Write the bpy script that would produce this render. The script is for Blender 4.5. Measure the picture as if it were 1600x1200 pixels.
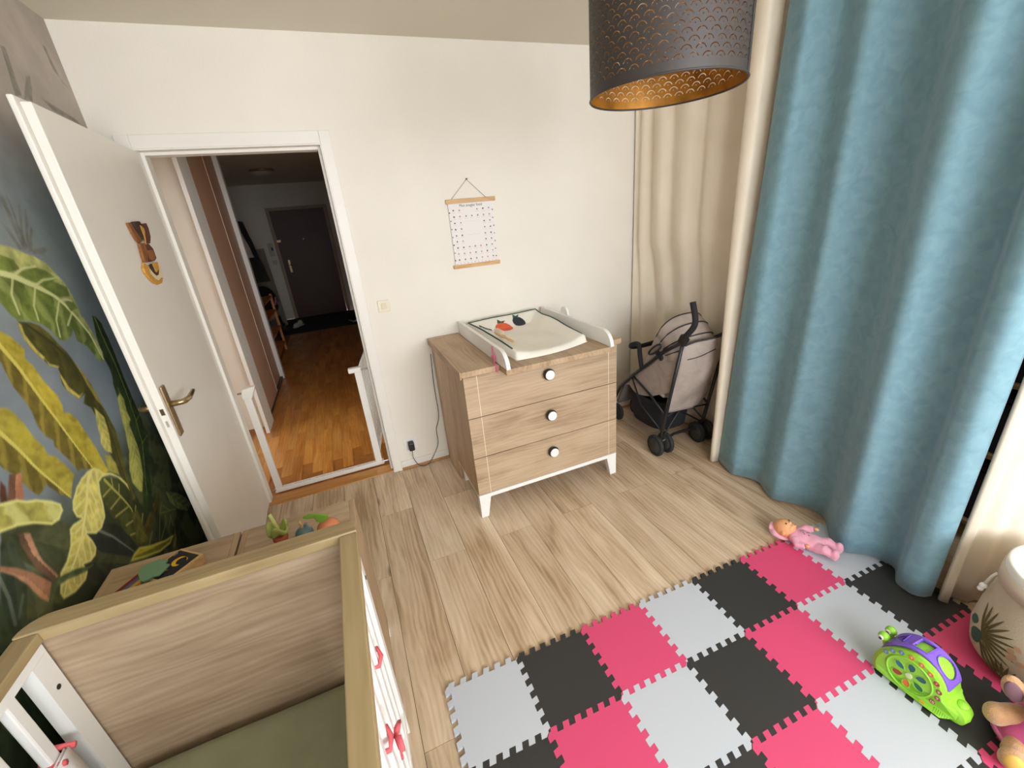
import bpy, bmesh, math, random
import numpy as np
from mathutils import Vector, Matrix
random.seed(7); np.random.seed(7)
for o in list(bpy.data.objects): bpy.data.objects.remove(o, do_unlink=True)
S = bpy.context.scene
COL = S.collection
PI = math.pi

# ------------------------------------------------------------------ camera
F_PX = 659.31
CAM = np.array([0.8898, -2.7316, 1.6196])
YAW, PITCH, ROLL = 0.3562, 0.3823, 0.0950
def cam_rot():
    a, b, c = YAW, PITCH, ROLL
    fwd = np.array([math.sin(a)*math.cos(b), math.cos(a)*math.cos(b), -math.sin(b)])
    right = np.array([math.cos(a), -math.sin(a), 0.0])
    down = np.cross(fwd, right)
    return np.array([math.cos(c)*right + math.sin(c)*down, -math.sin(c)*right + math.cos(c)*down, fwd])
RC = cam_rot()
cd = bpy.data.cameras.new('camera'); cam = bpy.data.objects.new('camera', cd); COL.objects.link(cam)
cd.sensor_width = 36.0; cd.sensor_fit = 'HORIZONTAL'; cd.lens = F_PX*36.0/1600.0; cd.clip_start = 0.02; cd.clip_end = 60
cam.matrix_world = Matrix(((RC[0][0], -RC[1][0], -RC[2][0], CAM[0]), (RC[0][1], -RC[1][1], -RC[2][1], CAM[1]),
                           (RC[0][2], -RC[1][2], -RC[2][2], CAM[2]), (0, 0, 0, 1)))
S.camera = cam
def ray(px, py): return RC.T @ np.array([(px-800)/F_PX, (py-600)/F_PX, 1.0])
def hit(px, py, ax, v):
    d = ray(px, py); t = (v-CAM[ax])/d[ax]; return CAM + t*d
def hitp(px, py, p0, n):
    d = ray(px, py); t = np.dot(np.array(p0)-CAM, n)/np.dot(d, n); return CAM + t*d

# ------------------------------------------------------------------ light: daylight from the sky through the room's window and the window of the room beside the hall
w = bpy.data.worlds.new('sky'); S.world = w; w.use_nodes = True
bg = w.node_tree.nodes['Background']; bg.inputs[0].default_value = (0.93, 0.975, 1.03, 1); bg.inputs[1].default_value = 13.5
def portal(name, loc, rot, sx, sy):
    l = bpy.data.lights.new(name, 'AREA'); l.shape = 'RECTANGLE'; l.size = sx; l.size_y = sy; l.cycles.is_portal = True
    o = bpy.data.objects.new(name, l); COL.objects.link(o); o.location = loc; o.rotation_euler = rot
portal('window_front_offscreen', (1.85, -4.63, 1.585), (PI/2, 0, 0), 2.7, 1.47)
portal('window_hall_side_offscreen', (-3.93, 0.85, 1.45), (0, -PI/2, 0), 1.5, 1.8)
S.view_settings.view_transform = 'Standard'; S.view_settings.look = 'None'; S.view_settings.gamma = 1.0
S.view_settings.use_curve_mapping = False; S.view_settings.exposure = 0.0

# ------------------------------------------------------------------ materials
def lin1(c):
    c = c/255.0
    return c/12.92 if c <= 0.04045 else ((c+0.055)/1.055)**2.4
def lin(c): return (lin1(c[0]), lin1(c[1]), lin1(c[2]), 1.0)
MATS = {}
def newmat(name):
    m = bpy.data.materials.new(name); m.use_nodes = True
    nt = m.node_tree; b = nt.nodes['Principled BSDF']
    return m, nt, b
def N(nt, typ, **kw):
    n = nt.nodes.new(typ)
    for k, v in kw.items(): setattr(n, k, v)
    return n
def L(nt, a, b): nt.links.new(a, b)
def pm(name, col, rough=0.5, metal=0.0, var=0.06, vs=6.0, bump=0.0, bs=120.0, sheen=0.0, spec=None, coat=0.0):
    if name in MATS: return MATS[name]
    m, nt, b = newmat(name)
    c = lin(col)
    tc = N(nt, 'ShaderNodeTexCoord')
    nz = N(nt, 'ShaderNodeTexNoise'); nz.inputs['Scale'].default_value = vs; nz.inputs['Detail'].default_value = 4
    L(nt, tc.outputs['Object'], nz.inputs['Vector'])
    mr = N(nt, 'ShaderNodeValToRGB')
    mr.color_ramp.elements[0].position = 0.3; mr.color_ramp.elements[1].position = 0.7
    mr.color_ramp.elements[0].color = (c[0]*(1-var), c[1]*(1-var), c[2]*(1-var), 1)
    mr.color_ramp.elements[1].color = (min(1, c[0]*(1+var)), min(1, c[1]*(1+var)), min(1, c[2]*(1+var)), 1)
    L(nt, nz.outputs['Fac'], mr.inputs['Fac']); L(nt, mr.outputs['Color'], b.inputs['Base Color'])
    b.inputs['Roughness'].default_value = rough; b.inputs['Metallic'].default_value = metal
    if spec is not None: b.inputs['Specular IOR Level'].default_value = spec
    if sheen: b.inputs['Sheen Weight'].default_value = sheen; b.inputs['Sheen Roughness'].default_value = 0.4
    if coat: b.inputs['Coat Weight'].default_value = coat
    if bump:
        n2 = N(nt, 'ShaderNodeTexNoise'); n2.inputs['Scale'].default_value = bs; n2.inputs['Detail'].default_value = 3
        L(nt, tc.outputs['Object'], n2.inputs['Vector'])
        bp = N(nt, 'ShaderNodeBump'); bp.inputs['Strength'].default_value = bump; bp.inputs['Distance'].default_value = 0.004
        L(nt, n2.outputs['Fac'], bp.inputs['Height']); L(nt, bp.outputs['Normal'], b.inputs['Normal'])
    MATS[name] = m
    return m
def wood(name, c0, c1, c2, grain=1, rough=0.5, sc=1.0, across=0, knots=0.0, rnd=True, tint=0.08):
    """long grain along axis `grain`, rings across axis `across`; colours dark, mid, light"""
    if name in MATS: return MATS[name]
    m, nt, b = newmat(name)
    tc = N(nt, 'ShaderNodeTexCoord'); oi = N(nt, 'ShaderNodeObjectInfo')
    off = N(nt, 'ShaderNodeVectorMath', operation='SCALE'); off.inputs[0].default_value = (37.0, 53.0, 29.0)
    if rnd: L(nt, oi.outputs['Random'], off.inputs['Scale'])
    else: off.inputs['Scale'].default_value = 1.0
    add = N(nt, 'ShaderNodeVectorMath', operation='ADD'); L(nt, tc.outputs['Object'], add.inputs[0]); L(nt, off.outputs[0], add.inputs[1])
    def mapped(a, c):
        mp = N(nt, 'ShaderNodeMapping'); s = [c*sc]*3; s[grain] = a*sc; mp.inputs['Scale'].default_value = s
        L(nt, add.outputs[0], mp.inputs['Vector']); return mp.outputs[0]
    n1 = N(nt, 'ShaderNodeTexNoise'); n1.inputs['Scale'].default_value = 1.0; n1.inputs['Detail'].default_value = 5; n1.inputs['Distortion'].default_value = 1.2
    L(nt, mapped(1.1, 5.5), n1.inputs['Vector'])
    wv = N(nt, 'ShaderNodeTexWave'); wv.wave_type = 'BANDS'; wv.bands_direction = 'XYZ'[across]; wv.inputs['Scale'].default_value = 1.0
    wv.inputs['Distortion'].default_value = 14.0; wv.inputs['Detail'].default_value = 3; wv.inputs['Detail Scale'].default_value = 0.9
    L(nt, mapped(2.4, 14.0), wv.inputs['Vector'])
    n2 = N(nt, 'ShaderNodeTexNoise'); n2.inputs['Scale'].default_value = 1.0; n2.inputs['Detail'].default_value = 4
    L(nt, mapped(3.0, 60.0), n2.inputs['Vector'])
    a1 = N(nt, 'ShaderNodeMath', operation='MULTIPLY_ADD'); L(nt, wv.outputs['Fac'], a1.inputs[0]); a1.inputs[1].default_value = 0.11
    L(nt, n1.outputs['Fac'], a1.inputs[2])
    a2 = N(nt, 'ShaderNodeMath', operation='MULTIPLY_ADD'); L(nt, n2.outputs['Fac'], a2.inputs[0]); a2.inputs[1].default_value = 0.45; L(nt, a1.outputs[0], a2.inputs[2])
    rp = N(nt, 'ShaderNodeValToRGB'); e = rp.color_ramp.elements
    e[0].position = 0.52; e[0].color = lin(c0); e[1].position = 1.0; e[1].color = lin(c2)
    x = e.new(0.74); x.color = lin(c1)
    L(nt, a2.outputs[0], rp.inputs['Fac'])
    hs = N(nt, 'ShaderNodeHueSaturation')
    mrn = N(nt, 'ShaderNodeMapRange'); mrn.inputs['To Min'].default_value = 1-tint; mrn.inputs['To Max'].default_value = 1+tint
    L(nt, oi.outputs['Random'], mrn.inputs['Value']); L(nt, mrn.outputs[0], hs.inputs['Value'])
    L(nt, rp.outputs['Color'], hs.inputs['Color'])
    outc = hs.outputs['Color']
    if knots:
        vo = N(nt, 'ShaderNodeTexVoronoi'); vo.inputs['Scale'].default_value = 1.0
        L(nt, mapped(1.1, 3.0), vo.inputs['Vector'])
        kr = N(nt, 'ShaderNodeValToRGB'); k = kr.color_ramp.elements
        k[0].position = 0.02; k[0].color = (0.25, 0.2, 0.15, 1); k[1].position = knots; k[1].color = (1, 1, 1, 1)
        L(nt, vo.outputs['Distance'], kr.inputs['Fac'])
        mx = N(nt, 'ShaderNodeMix', data_type='RGBA', blend_type='MULTIPLY'); mx.inputs['Factor'].default_value = 0.85
        L(nt, outc, mx.inputs[6]); L(nt, kr.outputs['Color'], mx.inputs[7]); outc = mx.outputs[2]
    L(nt, outc, b.inputs['Base Color']); b.inputs['Roughness'].default_value = rough
    bp = N(nt, 'ShaderNodeBump'); bp.inputs['Strength'].default_value = 0.12; bp.inputs['Distance'].default_value = 0.002
    L(nt, a2.outputs[0], bp.inputs['Height']); L(nt, bp.outputs['Normal'], b.inputs['Normal'])
    MATS[name] = m
    return m

M_wall = pm('plaster_white', (238, 231, 219), 0.85, var=0.02, vs=3, bump=0.35, bs=90)
M_ceil = pm('ceiling_paint', (226, 219, 201), 0.9, var=0.02, vs=3, bump=0.3, bs=110)
M_paint = pm('white_lacquer', (236, 231, 222), 0.4, var=0.015)
M_white = pm('white_satin', (240, 238, 233), 0.38, var=0.015)
M_black = pm('black_plastic', (30, 30, 30), 0.45, var=0.1)
M_oakfloor = wood('oak_laminate', (168, 139, 107), (206, 180, 149), (228, 206, 178), grain=1, across=0, rough=0.42, knots=0.075, tint=0.07)
M_oak = wood('oak_furniture_x', (154, 128, 99), (179, 154, 125), (194, 170, 141), grain=0, across=2, rough=0.5, sc=1.1, tint=0.02)
M_oaky = wood('oak_furniture_y', (150, 121, 90), (176, 148, 116), (190, 164, 132), grain=1, across=0, rough=0.5, tint=0.02)
M_oakz = wood('oak_furniture_z', (150, 118, 88), (177, 146, 114), (194, 166, 134), grain=2, across=1, rough=0.5, tint=0.02)
M_crib = wood('crib_oak_x', (144, 121, 96), (168, 144, 117), (188, 166, 140), grain=0, across=2, rough=0.5, sc=1.0, tint=0.02)
M_cap = wood('crib_cap_x', (140, 118, 82), (162, 140, 100), (176, 154, 114), grain=0, across=1, rough=0.45, tint=0.02)
M_capy = wood('crib_cap_y', (140, 118, 82), (162, 140, 100), (176, 154, 114), grain=1, across=0, rough=0.45, tint=0.02)
M_parq = wood('parquet_honey', (172, 105, 38), (200, 134, 60), (219, 160, 84), grain=1, across=0, rough=0.35, tint=0.12)
M_beech = wood('beech', (185, 142, 88), (206, 165, 110), (222, 186, 135), grain=0, across=2, rough=0.5, sc=3, tint=0.03)
M_grout = pm('subfloor_dark', (66, 46, 30), 0.9)

# ------------------------------------------------------------------ mesh builder
class MB:
    def __init__(s): s.v = []; s.f = []; s.c = None
    def add(s, vs, fs):
        o = len(s.v); s.v += [tuple(map(float, p)) for p in vs]; s.f += [tuple(i+o for i in f) for f in fs]; return s
    def box(s, x0, x1, y0, y1, z0, z1):
        return s.add([(x0, y0, z0), (x1, y0, z0), (x1, y1, z0), (x0, y1, z0), (x0, y0, z1), (x1, y0, z1), (x1, y1, z1), (x0, y1, z1)],
                     [(3, 2, 1, 0), (4, 5, 6, 7), (0, 1, 5, 4), (1, 2, 6, 5), (2, 3, 7, 6), (3, 0, 4, 7)])
    def obox(s, c, sz, M):
        vs = [Vector(c) + M @ Vector((sx*sz[0]/2, sy*sz[1]/2, sz_*sz[2]/2)) for sz_ in (-1, 1) for sx, sy in ((-1, -1), (1, -1), (1, 1), (-1, 1))]
        return s.add(vs, [(3, 2, 1, 0), (4, 5, 6, 7), (0, 1, 5, 4), (1, 2, 6, 5), (2, 3, 7, 6), (3, 0, 4, 7)])
    def tube(s, path, r, n=8, closed=False, flat=1.0):
        P = [Vector(p) for p in path]; k = len(P); R = r if isinstance(r, (list, tuple)) else [r]*k
        vs = []; up = None
        for i, p in enumerate(P):
            t = (P[(i+1) % k] - P[i-1]) if closed else (P[min(i+1, k-1)] - P[max(i-1, 0)])
            t.normalize()
            if up is None:
                up = Vector((0, 0, 1)) if abs(t.z) < 0.9 else Vector((1, 0, 0))
            a = t.cross(up); a.normalize(); b = a.cross(t); b.normalize(); up = b
            for j in range(n):
                an = 2*PI*j/n; vs.append(p + a*math.cos(an)*R[i] + b*math.sin(an)*R[i]*flat)
        fs = []
        for i in range(k if closed else k-1):
            i2 = (i+1) % k
            for j in range(n):
                j2 = (j+1) % n; fs.append((i*n+j, i*n+j2, i2*n+j2, i2*n+j))
        if not closed: fs.append(tuple(range(n-1, -1, -1))); fs.append(tuple((k-1)*n+j for j in range(n)))
        return s.add(vs, fs)
    def lathe(s, prof, n=24, c=(0, 0, 0), M=None, cap=True):
        vs = []; k = len(prof)
        for r, z in prof:
            for j in range(n):
                a = 2*PI*j/n; p = Vector((r*math.cos(a), r*math.sin(a), z))
                if M is not None: p = M @ p
                vs.append(Vector(c)+p)
        fs = []
        for i in range(k-1):
            for j in range(n):
                j2 = (j+1) % n; fs.append((i*n+j, i*n+j2, (i+1)*n+j2, (i+1)*n+j))
        if cap: fs.append(tuple(range(n-1, -1, -1))); fs.append(tuple((k-1)*n+j for j in range(n)))
        return s.add(vs, fs)
    def prism(s, poly, fn, t0, t1):
        """poly 2d extruded from t0 to t1; fn(u,v,t)->xyz"""
        k = len(poly)
        ar = sum(poly[i][0]*poly[(i+1) % k][1]-poly[(i+1) % k][0]*poly[i][1] for i in range(k))
        vs = [fn(u, v, t0) for u, v in poly] + [fn(u, v, t1) for u, v in poly]
        fs = [tuple(range(k-1, -1, -1)), tuple(range(k, 2*k))] + [(i, (i+1) % k, k+(i+1) % k, k+i) for i in range(k)]
        return s.add(vs, fs)
    def ell(s, c, r, M=None, nu=16, nv=10):
        vs = []; fs = []
        for i in range(nv+1):
            th = PI*i/nv
            for j in range(nu):
                ph = 2*PI*j/nu; p = Vector((r[0]*math.sin(th)*math.cos(ph), r[1]*math.sin(th)*math.sin(ph), r[2]*math.cos(th)))
                if M is not None: p = M @ p
                vs.append(Vector(c)+p)
        for i in range(nv):
            for j in range(nu):
                j2 = (j+1) % nu
                if i == 0: fs.append((j, nu+j, nu+j2))
                elif i == nv-1: fs.append((i*nu+j, (i+1)*nu+j, i*nu+j2))
                else: fs.append((i*nu+j, (i+1)*nu+j, (i+1)*nu+j2, i*nu+j2))
        return s.add(vs, fs)
    def grid(s, fn, nu, nv):
        vs = [fn(i/nu, j/nv) for i in range(nu+1) for j in range(nv+1)]
        fs = [(i*(nv+1)+j, (i+1)*(nv+1)+j, (i+1)*(nv+1)+j+1, i*(nv+1)+j+1) for i in range(nu) for j in range(nv)]
        return s.add(vs, fs)
    def build(s, name, mat, parent=None, smooth=False, bevel=0.0, world=True, weld=False, fixn=True, solid=0.0, seg=2, remesh=0.0, sub=0):
        me = bpy.data.meshes.new(name); me.from_pydata(s.v, [], s.f)
        if fixn or weld:
            bm = bmesh.new(); bm.from_mesh(me)
            if weld: bmesh.ops.remove_doubles(bm, verts=bm.verts, dist=1e-5)
            if fixn: bmesh.ops.recalc_face_normals(bm, faces=bm.faces)
            bm.to_mesh(me); bm.free()
        if smooth:
            me.polygons.foreach_set('use_smooth', [True]*len(me.polygons))
        me.materials.append(mat)
        o = bpy.data.objects.new(name, me); COL.objects.link(o)
        if parent is not None:
            o.parent = parent
            if world:
                p = parent; tot = Vector((0, 0, 0))
                while p is not None: tot += p.location; p = p.parent
                o.location = -tot
        if solid: md = o.modifiers.new('solid', 'SOLIDIFY'); md.thickness = solid; md.offset = 0
        if remesh: md = o.modifiers.new('remesh', 'REMESH'); md.mode = 'VOXEL'; md.voxel_size = remesh; md.use_smooth_shade = True
        if remesh: md = o.modifiers.new('smooth', 'SMOOTH'); md.factor = 0.5; md.iterations = 6
        if bevel: md = o.modifiers.new('bevel', 'BEVEL'); md.width = bevel; md.segments = seg; md.limit_method = 'ANGLE'; md.angle_limit = 0.6
        if sub: md = o.modifiers.new('sub', 'SUBSURF'); md.levels = sub; md.render_levels = sub
        return o
def box(name, m, p, x0, x1, y0, y1, z0, z1, bevel=0.0, **k): return MB().box(x0, x1, y0, y1, z0, z1).build(name, m, p, bevel=bevel, **k)
def struct(o): o['kind'] = 'structure'; return o
def tag(o, label, cat, group=None):
    o['label'] = label; o['category'] = cat
    if group: o['group'] = group
    return o
def thing(name, label, cat, loc=(0, 0, 0), rot=(0, 0, 0), group=None):
    o = bpy.data.objects.new(name, None); COL.objects.link(o); o.location = loc; o.rotation_euler = rot; o.empty_display_size = 0.1
    return tag(o, label, cat, group)
def dup(o, name=None):
    c = o.copy(); COL.objects.link(c)
    for ch in o.children:
        d = ch.copy(); COL.objects.link(d); d.parent = c
        for g in ch.children:
            e = g.copy(); COL.objects.link(e); e.parent = d
    return c
def text_geo(txt, size):
    cu = bpy.data.curves.new('txt', 'FONT'); cu.body = txt; cu.size = size; cu.align_x = 'CENTER'; cu.align_y = 'CENTER'; cu.resolution_u = 3
    ob = bpy.data.objects.new('txt', cu); COL.objects.link(ob)
    bpy.context.view_layer.update()
    me = ob.evaluated_get(bpy.context.evaluated_depsgraph_get()).to_mesh()
    vs = [tuple(v.co) for v in me.vertices]; fs = [tuple(p.vertices) for p in me.polygons]
    bpy.data.objects.remove(ob, do_unlink=True); bpy.data.curves.remove(cu)
    return vs, fs
def catmull(pts, n):
    P = [np.array(p, float) for p in pts]; P = [2*P[0]-P[1]] + P + [2*P[-1]-P[-2]]; out = []
    for i in range(1, len(P)-2):
        for k in range(n):
            t = k/n
            out.append(0.5*((2*P[i]) + (-P[i-1]+P[i+1])*t + (2*P[i-1]-5*P[i]+4*P[i+1]-P[i+2])*t*t + (-P[i-1]+3*P[i]-3*P[i+1]+P[i+2])*t**3))
    out.append(P[-2]); return out

# ================================================================== THE SETTING
H = 2.534; XR = 3.62; YF = -4.6
# ---- oak plank floor
floor = struct(box('floor', M_grout, None, 0, XR, YF, 0.0, -0.06, -0.009))
PW = 0.1944; X0 = 0.808 - 5*PW; PL = 1.32
k = 0; xa = X0
mesh_cache = {}
while xa < XR:
    a, b = max(xa, 0.001), min(xa+PW, XR-0.001)
    off = -0.97 if (k % 2 == 0) else -0.475
    cuts = [0.0]; y = off
    while y > YF: cuts.append(y); y -= PL
    cuts.append(YF+0.001)
    for i in range(len(cuts)-1):
        y1, y0 = cuts[i], cuts[i+1]
        key = (round(b-a, 4), round(y1-y0, 3))
        if key not in mesh_cache:
            wd, ln = (b-a)/2-0.0009, (y1-y0)/2-0.0009
            o = MB().box(-wd, wd, -ln, ln, -0.008, 0).build('plank', M_oakfloor, floor, world=False)
            mesh_cache[key] = o.data
        else:
            o = bpy.data.objects.new('plank', mesh_cache[key]); COL.objects.link(o); o.parent = floor
        o.location = ((a+b)/2, (y0+y1)/2, 0)
    xa += PW; k += 1
# ---- walls and ceiling
OX0, OX1, OZ = 0.125, 0.975, 2.07
struct(MB().box(-0.75, OX0, 0, 0.10, 0, H).box(OX1, XR+0.1, 0, 0.10, 0, H).box(OX0, OX1, 0, 0.10, OZ, H).build('wall_back', M_wall))
struct(box('ceiling', M_ceil, None, -0.1, XR+0.1, YF-0.1, 0.1, H, H+0.1))
struct(box('wall_right', M_wall, None, XR, XR+0.1, YF-0.1, 0.0, 0, H))
WX0, WX1, WZ0, WZ1 = 0.5, 3.2, 0.85, 2.32
struct(MB().box(-0.1, WX0, YF-0.1, YF, 0, H).box(WX1, XR, YF-0.1, YF, 0, H).box(WX0, WX1, YF-0.1, YF, 0, WZ0).box(WX0, WX1, YF-0.1, YF, WZ1, H).build('wall_front', M_wall))
win = struct(MB().box(WX0, WX0+0.06, YF-0.07, YF-0.01, WZ0, WZ1).box(WX1-0.06, WX1, YF-0.07, YF-0.01, WZ0, WZ1).box(WX0+0.06, WX1-0.06, YF-0.07, YF-0.01, WZ0, WZ0+0.06)
       .box(WX0+0.06, WX1-0.06, YF-0.07, YF-0.01, WZ1-0.06, WZ1)  .box(1.82, 1.88, YF-0.07, YF-0.01, WZ0+0.06, WZ1-0.06).build('window_1', M_white, None, bevel=0.004))
# baseboard on the back wall: white board and a small wooden quarter round at its foot
bb = struct(box('baseboard_back', M_paint, None, 1.013, 3.2, -0.012, 0.0, 0.014, 0.062, bevel=0.003))
box('quarter_round', wood('trim_wood', (160, 105, 55), (186, 132, 78), (200, 150, 95), grain=0, across=2), bb, 1.013, 3.2, -0.022, 0.0, 0.0, 0.0135, bevel=0.005)

# ---- jungle mural on the left wall: printed wallpaper, one colour per point of a fine grid
def vnoise(A, B, sc, seed):
    rs = np.random.RandomState(seed); G = rs.rand(64, 64)
    u = A*sc; v = B*sc; i = np.floor(u).astype(int); j = np.floor(v).astype(int); fu = u-i; fv = v-j
    fu = fu*fu*(3-2*fu); fv = fv*fv*(3-2*fv); g = lambda a, b: G[a % 64, b % 64]
    return (g(i, j)*(1-fu)+g(i+1, j)*fu)*(1-fv) + (g(i, j+1)*(1-fu)+g(i+1, j+1)*fu)*fv
def fbm(A, B, sc, seed, oc=4):
    t = 0; a = 0.5; n = 0
    for o in range(oc): t = t + a*vnoise(A, B, sc*2**o, seed+o); n += a; a *= 0.55
    return t/n
ys = np.concatenate([np.linspace(YF, -2.3, 110)[:-1], np.linspace(-2.3, 0.0, 680)]); zs = np.linspace(0, H, 700)
YY, ZZ = np.meshgrid(ys, zs, indexing='ij')
def wl(px, py): p = hit(px, py, 0, 0.0); return (p[1], p[2])
def inside(poly, A, B):
    r = np.zeros(A.shape, bool); n = len(poly)
    for i in range(n):
        x1, y1 = poly[i]; x2, y2 = poly[(i+1) % n]
        if y1 == y2: continue
        c = ((y1 > B) != (y2 > B)) & (A < (x2-x1)*(B-y1)/(y2-y1)+x1); r ^= c
    return r
def ribdist(rib, A, B):
    best = np.full(A.shape, 1e9); T = np.zeros(A.shape); Sg = np.zeros(A.shape); acc = 0
    for (x1, y1), (x2, y2) in zip(rib[:-1], rib[1:]):
        dx, dy = x2-x1, y2-y1; l = math.hypot(dx, dy)+1e-9
        t = np.clip(((A-x1)*dx+(B-y1)*dy)/l/l, 0, 1); qx = A-(x1+t*dx); qy = B-(y1+t*dy); d = np.hypot(qx, qy)
        s = np.where(dx*qy-dy*qx > 0, 1.0, -1.0); m = d < best
        best = np.where(m, d, best); T = np.where(m, acc+t*l, T); Sg = np.where(m, s, Sg); acc += l
    return best, T, Sg, acc
NZ1 = fbm(YY, ZZ, 3.0, 11); NZ2 = fbm(YY, ZZ, 9.0, 23); NZ3 = fbm(YY, ZZ, 45.0, 31, 3)
def C3(c): return np.array(c, float)
def mix(a, b, t): return a*(1-t[..., None]) + b*t[..., None]
def sstep(x, a, b): t = np.clip((x-a)/(b-a), 0, 1); return t*t*(3-2*t)
full = np.ones(YY.shape)
IMG = mix(C3((166, 156, 146))*full[..., None], C3((136, 143, 142))*full[..., None], sstep(-ZZ, -2.15, -1.75))
IMG = mix(IMG, C3((122, 131, 138))*full[..., None], sstep(-ZZ, -1.7, -1.25))
haze = sstep(NZ1, 0.56, 0.66)*sstep(-np.abs(ZZ-1.87), -0.13, -0.05)
IMG = mix(IMG, C3((88, 90, 74))*full[..., None], haze*0.7)
low = sstep(-ZZ+(NZ1-0.5)*0.25, -1.02, -0.82)
IMG = mix(IMG, mix(C3((50, 56, 36))*full[..., None], C3((84, 88, 54))*full[..., None], sstep(NZ2, 0.42, 0.62)), low)
IMG *= (0.90+0.2*NZ2)[..., None]
def leaf(poly, rib, cl, cr, vein=None, vf=22.0, vs=0.35, slant=1.2, ribc=None, ribw=0.006, edge=None, alpha=1.0, blotch=0.5):
    P = [wl(*p) for p in poly]; Rb = [wl(*p) for p in rib]
    ax = [p[0] for p in P]; az = [p[1] for p in P]
    m = (YY >= min(ax)-0.01) & (YY <= max(ax)+0.01) & (ZZ >= min(az)-0.01) & (ZZ <= max(az)+0.01)
    idx = np.where(m); 
    if not len(idx[0]): return
    wob = (NZ2[idx]-0.5)*0.010
    A = YY[idx]+wob; B = ZZ[idx]-wob
    ins = inside(P, A, B)
    de = np.full(A.shape, 1e9)
    for (x1, y1), (x2, y2) in zip(P, P[1:]+P[:1]):
        dx, dy = x2-x1, y2-y1; l2 = dx*dx+dy*dy+1e-12
        tt = np.clip(((A-x1)*dx+(B-y1)*dy)/l2, 0, 1); de = np.minimum(de, np.hypot(A-x1-tt*dx, B-y1-tt*dy))
    cov = np.clip(0.5+np.where(ins, de, -de)/0.006, 0, 1)
    d, t, sg, tot = ribdist(Rb, A, B)
    side = (sg > 0).astype(float)
    base = mix(np.tile(C3(cl), (len(d), 1)), np.tile(C3(cr), (len(d), 1)), side)
    n2 = NZ2[idx]; n3 = NZ3[idx]
    base = base*(1+blotch*(n2-0.5)+0.35*(n3-0.5))[:, None]
    if vein is not None:
        st = 0.5+0.5*np.sin((t-d*slant)*vf*2*PI+n3*1.5); st = sstep(st, 0.55, 1.0)
        base = mix(base, np.tile(C3(vein), (len(d), 1)), st*vs)
    if ribc is not None:
        wd = ribw*(1.15-0.8*t/(tot+1e-9))
        base = mix(base, np.tile(C3(ribc), (len(d), 1)), 1-sstep(d, wd*0.6, wd))
    if edge is not None:
        base = mix(base, np.tile(C3(edge), (len(d), 1)), 1-sstep(de, 0.003, 0.011))
    w_ = (cov*alpha)[:, None]
    IMG[idx] = IMG[idx]*(1-w_)+base*w_
def stroke(pts, c, wd=0.004, alpha=1.0):
    P = [wl(*p) for p in pts]; ax = [p[0] for p in P]; az = [p[1] for p in P]
    m = (YY >= min(ax)-wd) & (YY <= max(ax)+wd) & (ZZ >= min(az)-wd) & (ZZ <= max(az)+wd); idx = np.where(m)
    if not len(idx[0]): return
    d, t, sg, tot = ribdist(P, YY[idx], ZZ[idx]); a = (1-sstep(d, wd*0.4, wd))*alpha
    IMG[idx] = mix(IMG[idx], np.tile(C3(c), (len(a), 1)), a)
# soft grey palm fronds high on the wall
for q in ([(0, 70), (8, 74), (34, 150), (24, 150)], [(66, 70), (70, 72), (98, 130), (108, 140), (84, 110)], [(64, 152), (76, 160), (118, 186), (128, 196), (82, 172)],
          [(40, 118), (46, 118), (52, 160), (38, 155)], [(0, 310), (4, 306), (42, 390), (36, 390)], [(9, 303), (12, 308), (44, 388), (38, 386)], [(27, 318), (31, 320), (40, 388), (36, 388)],
          [(38, 324), (42, 330), (46, 388), (41, 388)], [(47, 352), (51, 360), (50, 392), (44, 394)], [(48, 390), (70, 386), (76, 390), (66, 396), (52, 397)], [(0, 345), (12, 355), (38, 392), (30, 390)],
          [(-60, 120), (-52, 122), (-10, 200), (-20, 200)], [(-90, 200), (-80, 200), (-20, 300), (-32, 300)], [(-60, 260), (-50, 262), (-6, 350), (-16, 350)]):
    leaf(q, [q[0], q[2]], (118, 114, 104), (126, 121, 110), alpha=0.7, blotch=0.2)
# dark foliage low
D1, D2 = (58, 62, 38), (72, 76, 46)
leaf([(0, 815), (60, 800), (110, 820), (120, 870), (90, 900), (40, 880), (0, 860)], [(0, 830), (110, 860)], D1, D2, (88, 92, 58), 10, 0.3)
leaf([(0, 850), (22, 846), (46, 900), (60, 970), (40, 1010), (0, 1000)], [(10, 850), (40, 1000)], (44, 52, 36), (56, 64, 44), (100, 108, 84), 6, 0.2)
leaf([(40, 900), (76, 930), (80, 945), (60, 965), (44, 968)], [(44, 900), (60, 960)], (78, 82, 52), (90, 92, 60))
leaf([(-70, 900), (0, 940), (40, 1040), (60, 1120), (0, 1150), (-60, 1080)], [(-60, 910), (50, 1110)], (40, 50, 32), (52, 64, 40), (90, 102, 66), 8, 0.25)
leaf([(-120, 1000), (-30, 1020), (60, 1150), (110, 1240), (20, 1260), (-100, 1180)], [(-110, 1010), (100, 1240)], (36, 46, 28), (58, 70, 42), (84, 98, 60), 8, 0.25)
leaf([(30, 1060), (60, 1080), (120, 1180), (150, 1250), (90, 1240)], [(35, 1065), (140, 1240)], (50, 66, 38), (38, 50, 30), None)
leaf([(120, 1150), (138, 1150), (150, 1200), (130, 1230), (118, 1200)], [(125, 1150), (138, 1220)], (176, 110, 66), (160, 96, 54), None)
stroke([(0, 905), (14, 935), (24, 975)], (112, 118, 104), 0.008, 0.6); stroke([(36, 930), (30, 965)], (100, 108, 90), 0.006, 0.5)
leaf([(137, 834), (166, 816), (190, 822), (215, 855), (205, 872), (167, 872), (150, 856)], [(140, 822), (176, 838), (210, 862)], (38, 43, 36), (44, 48, 38), None, ribc=(104, 106, 96), ribw=0.007)
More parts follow.
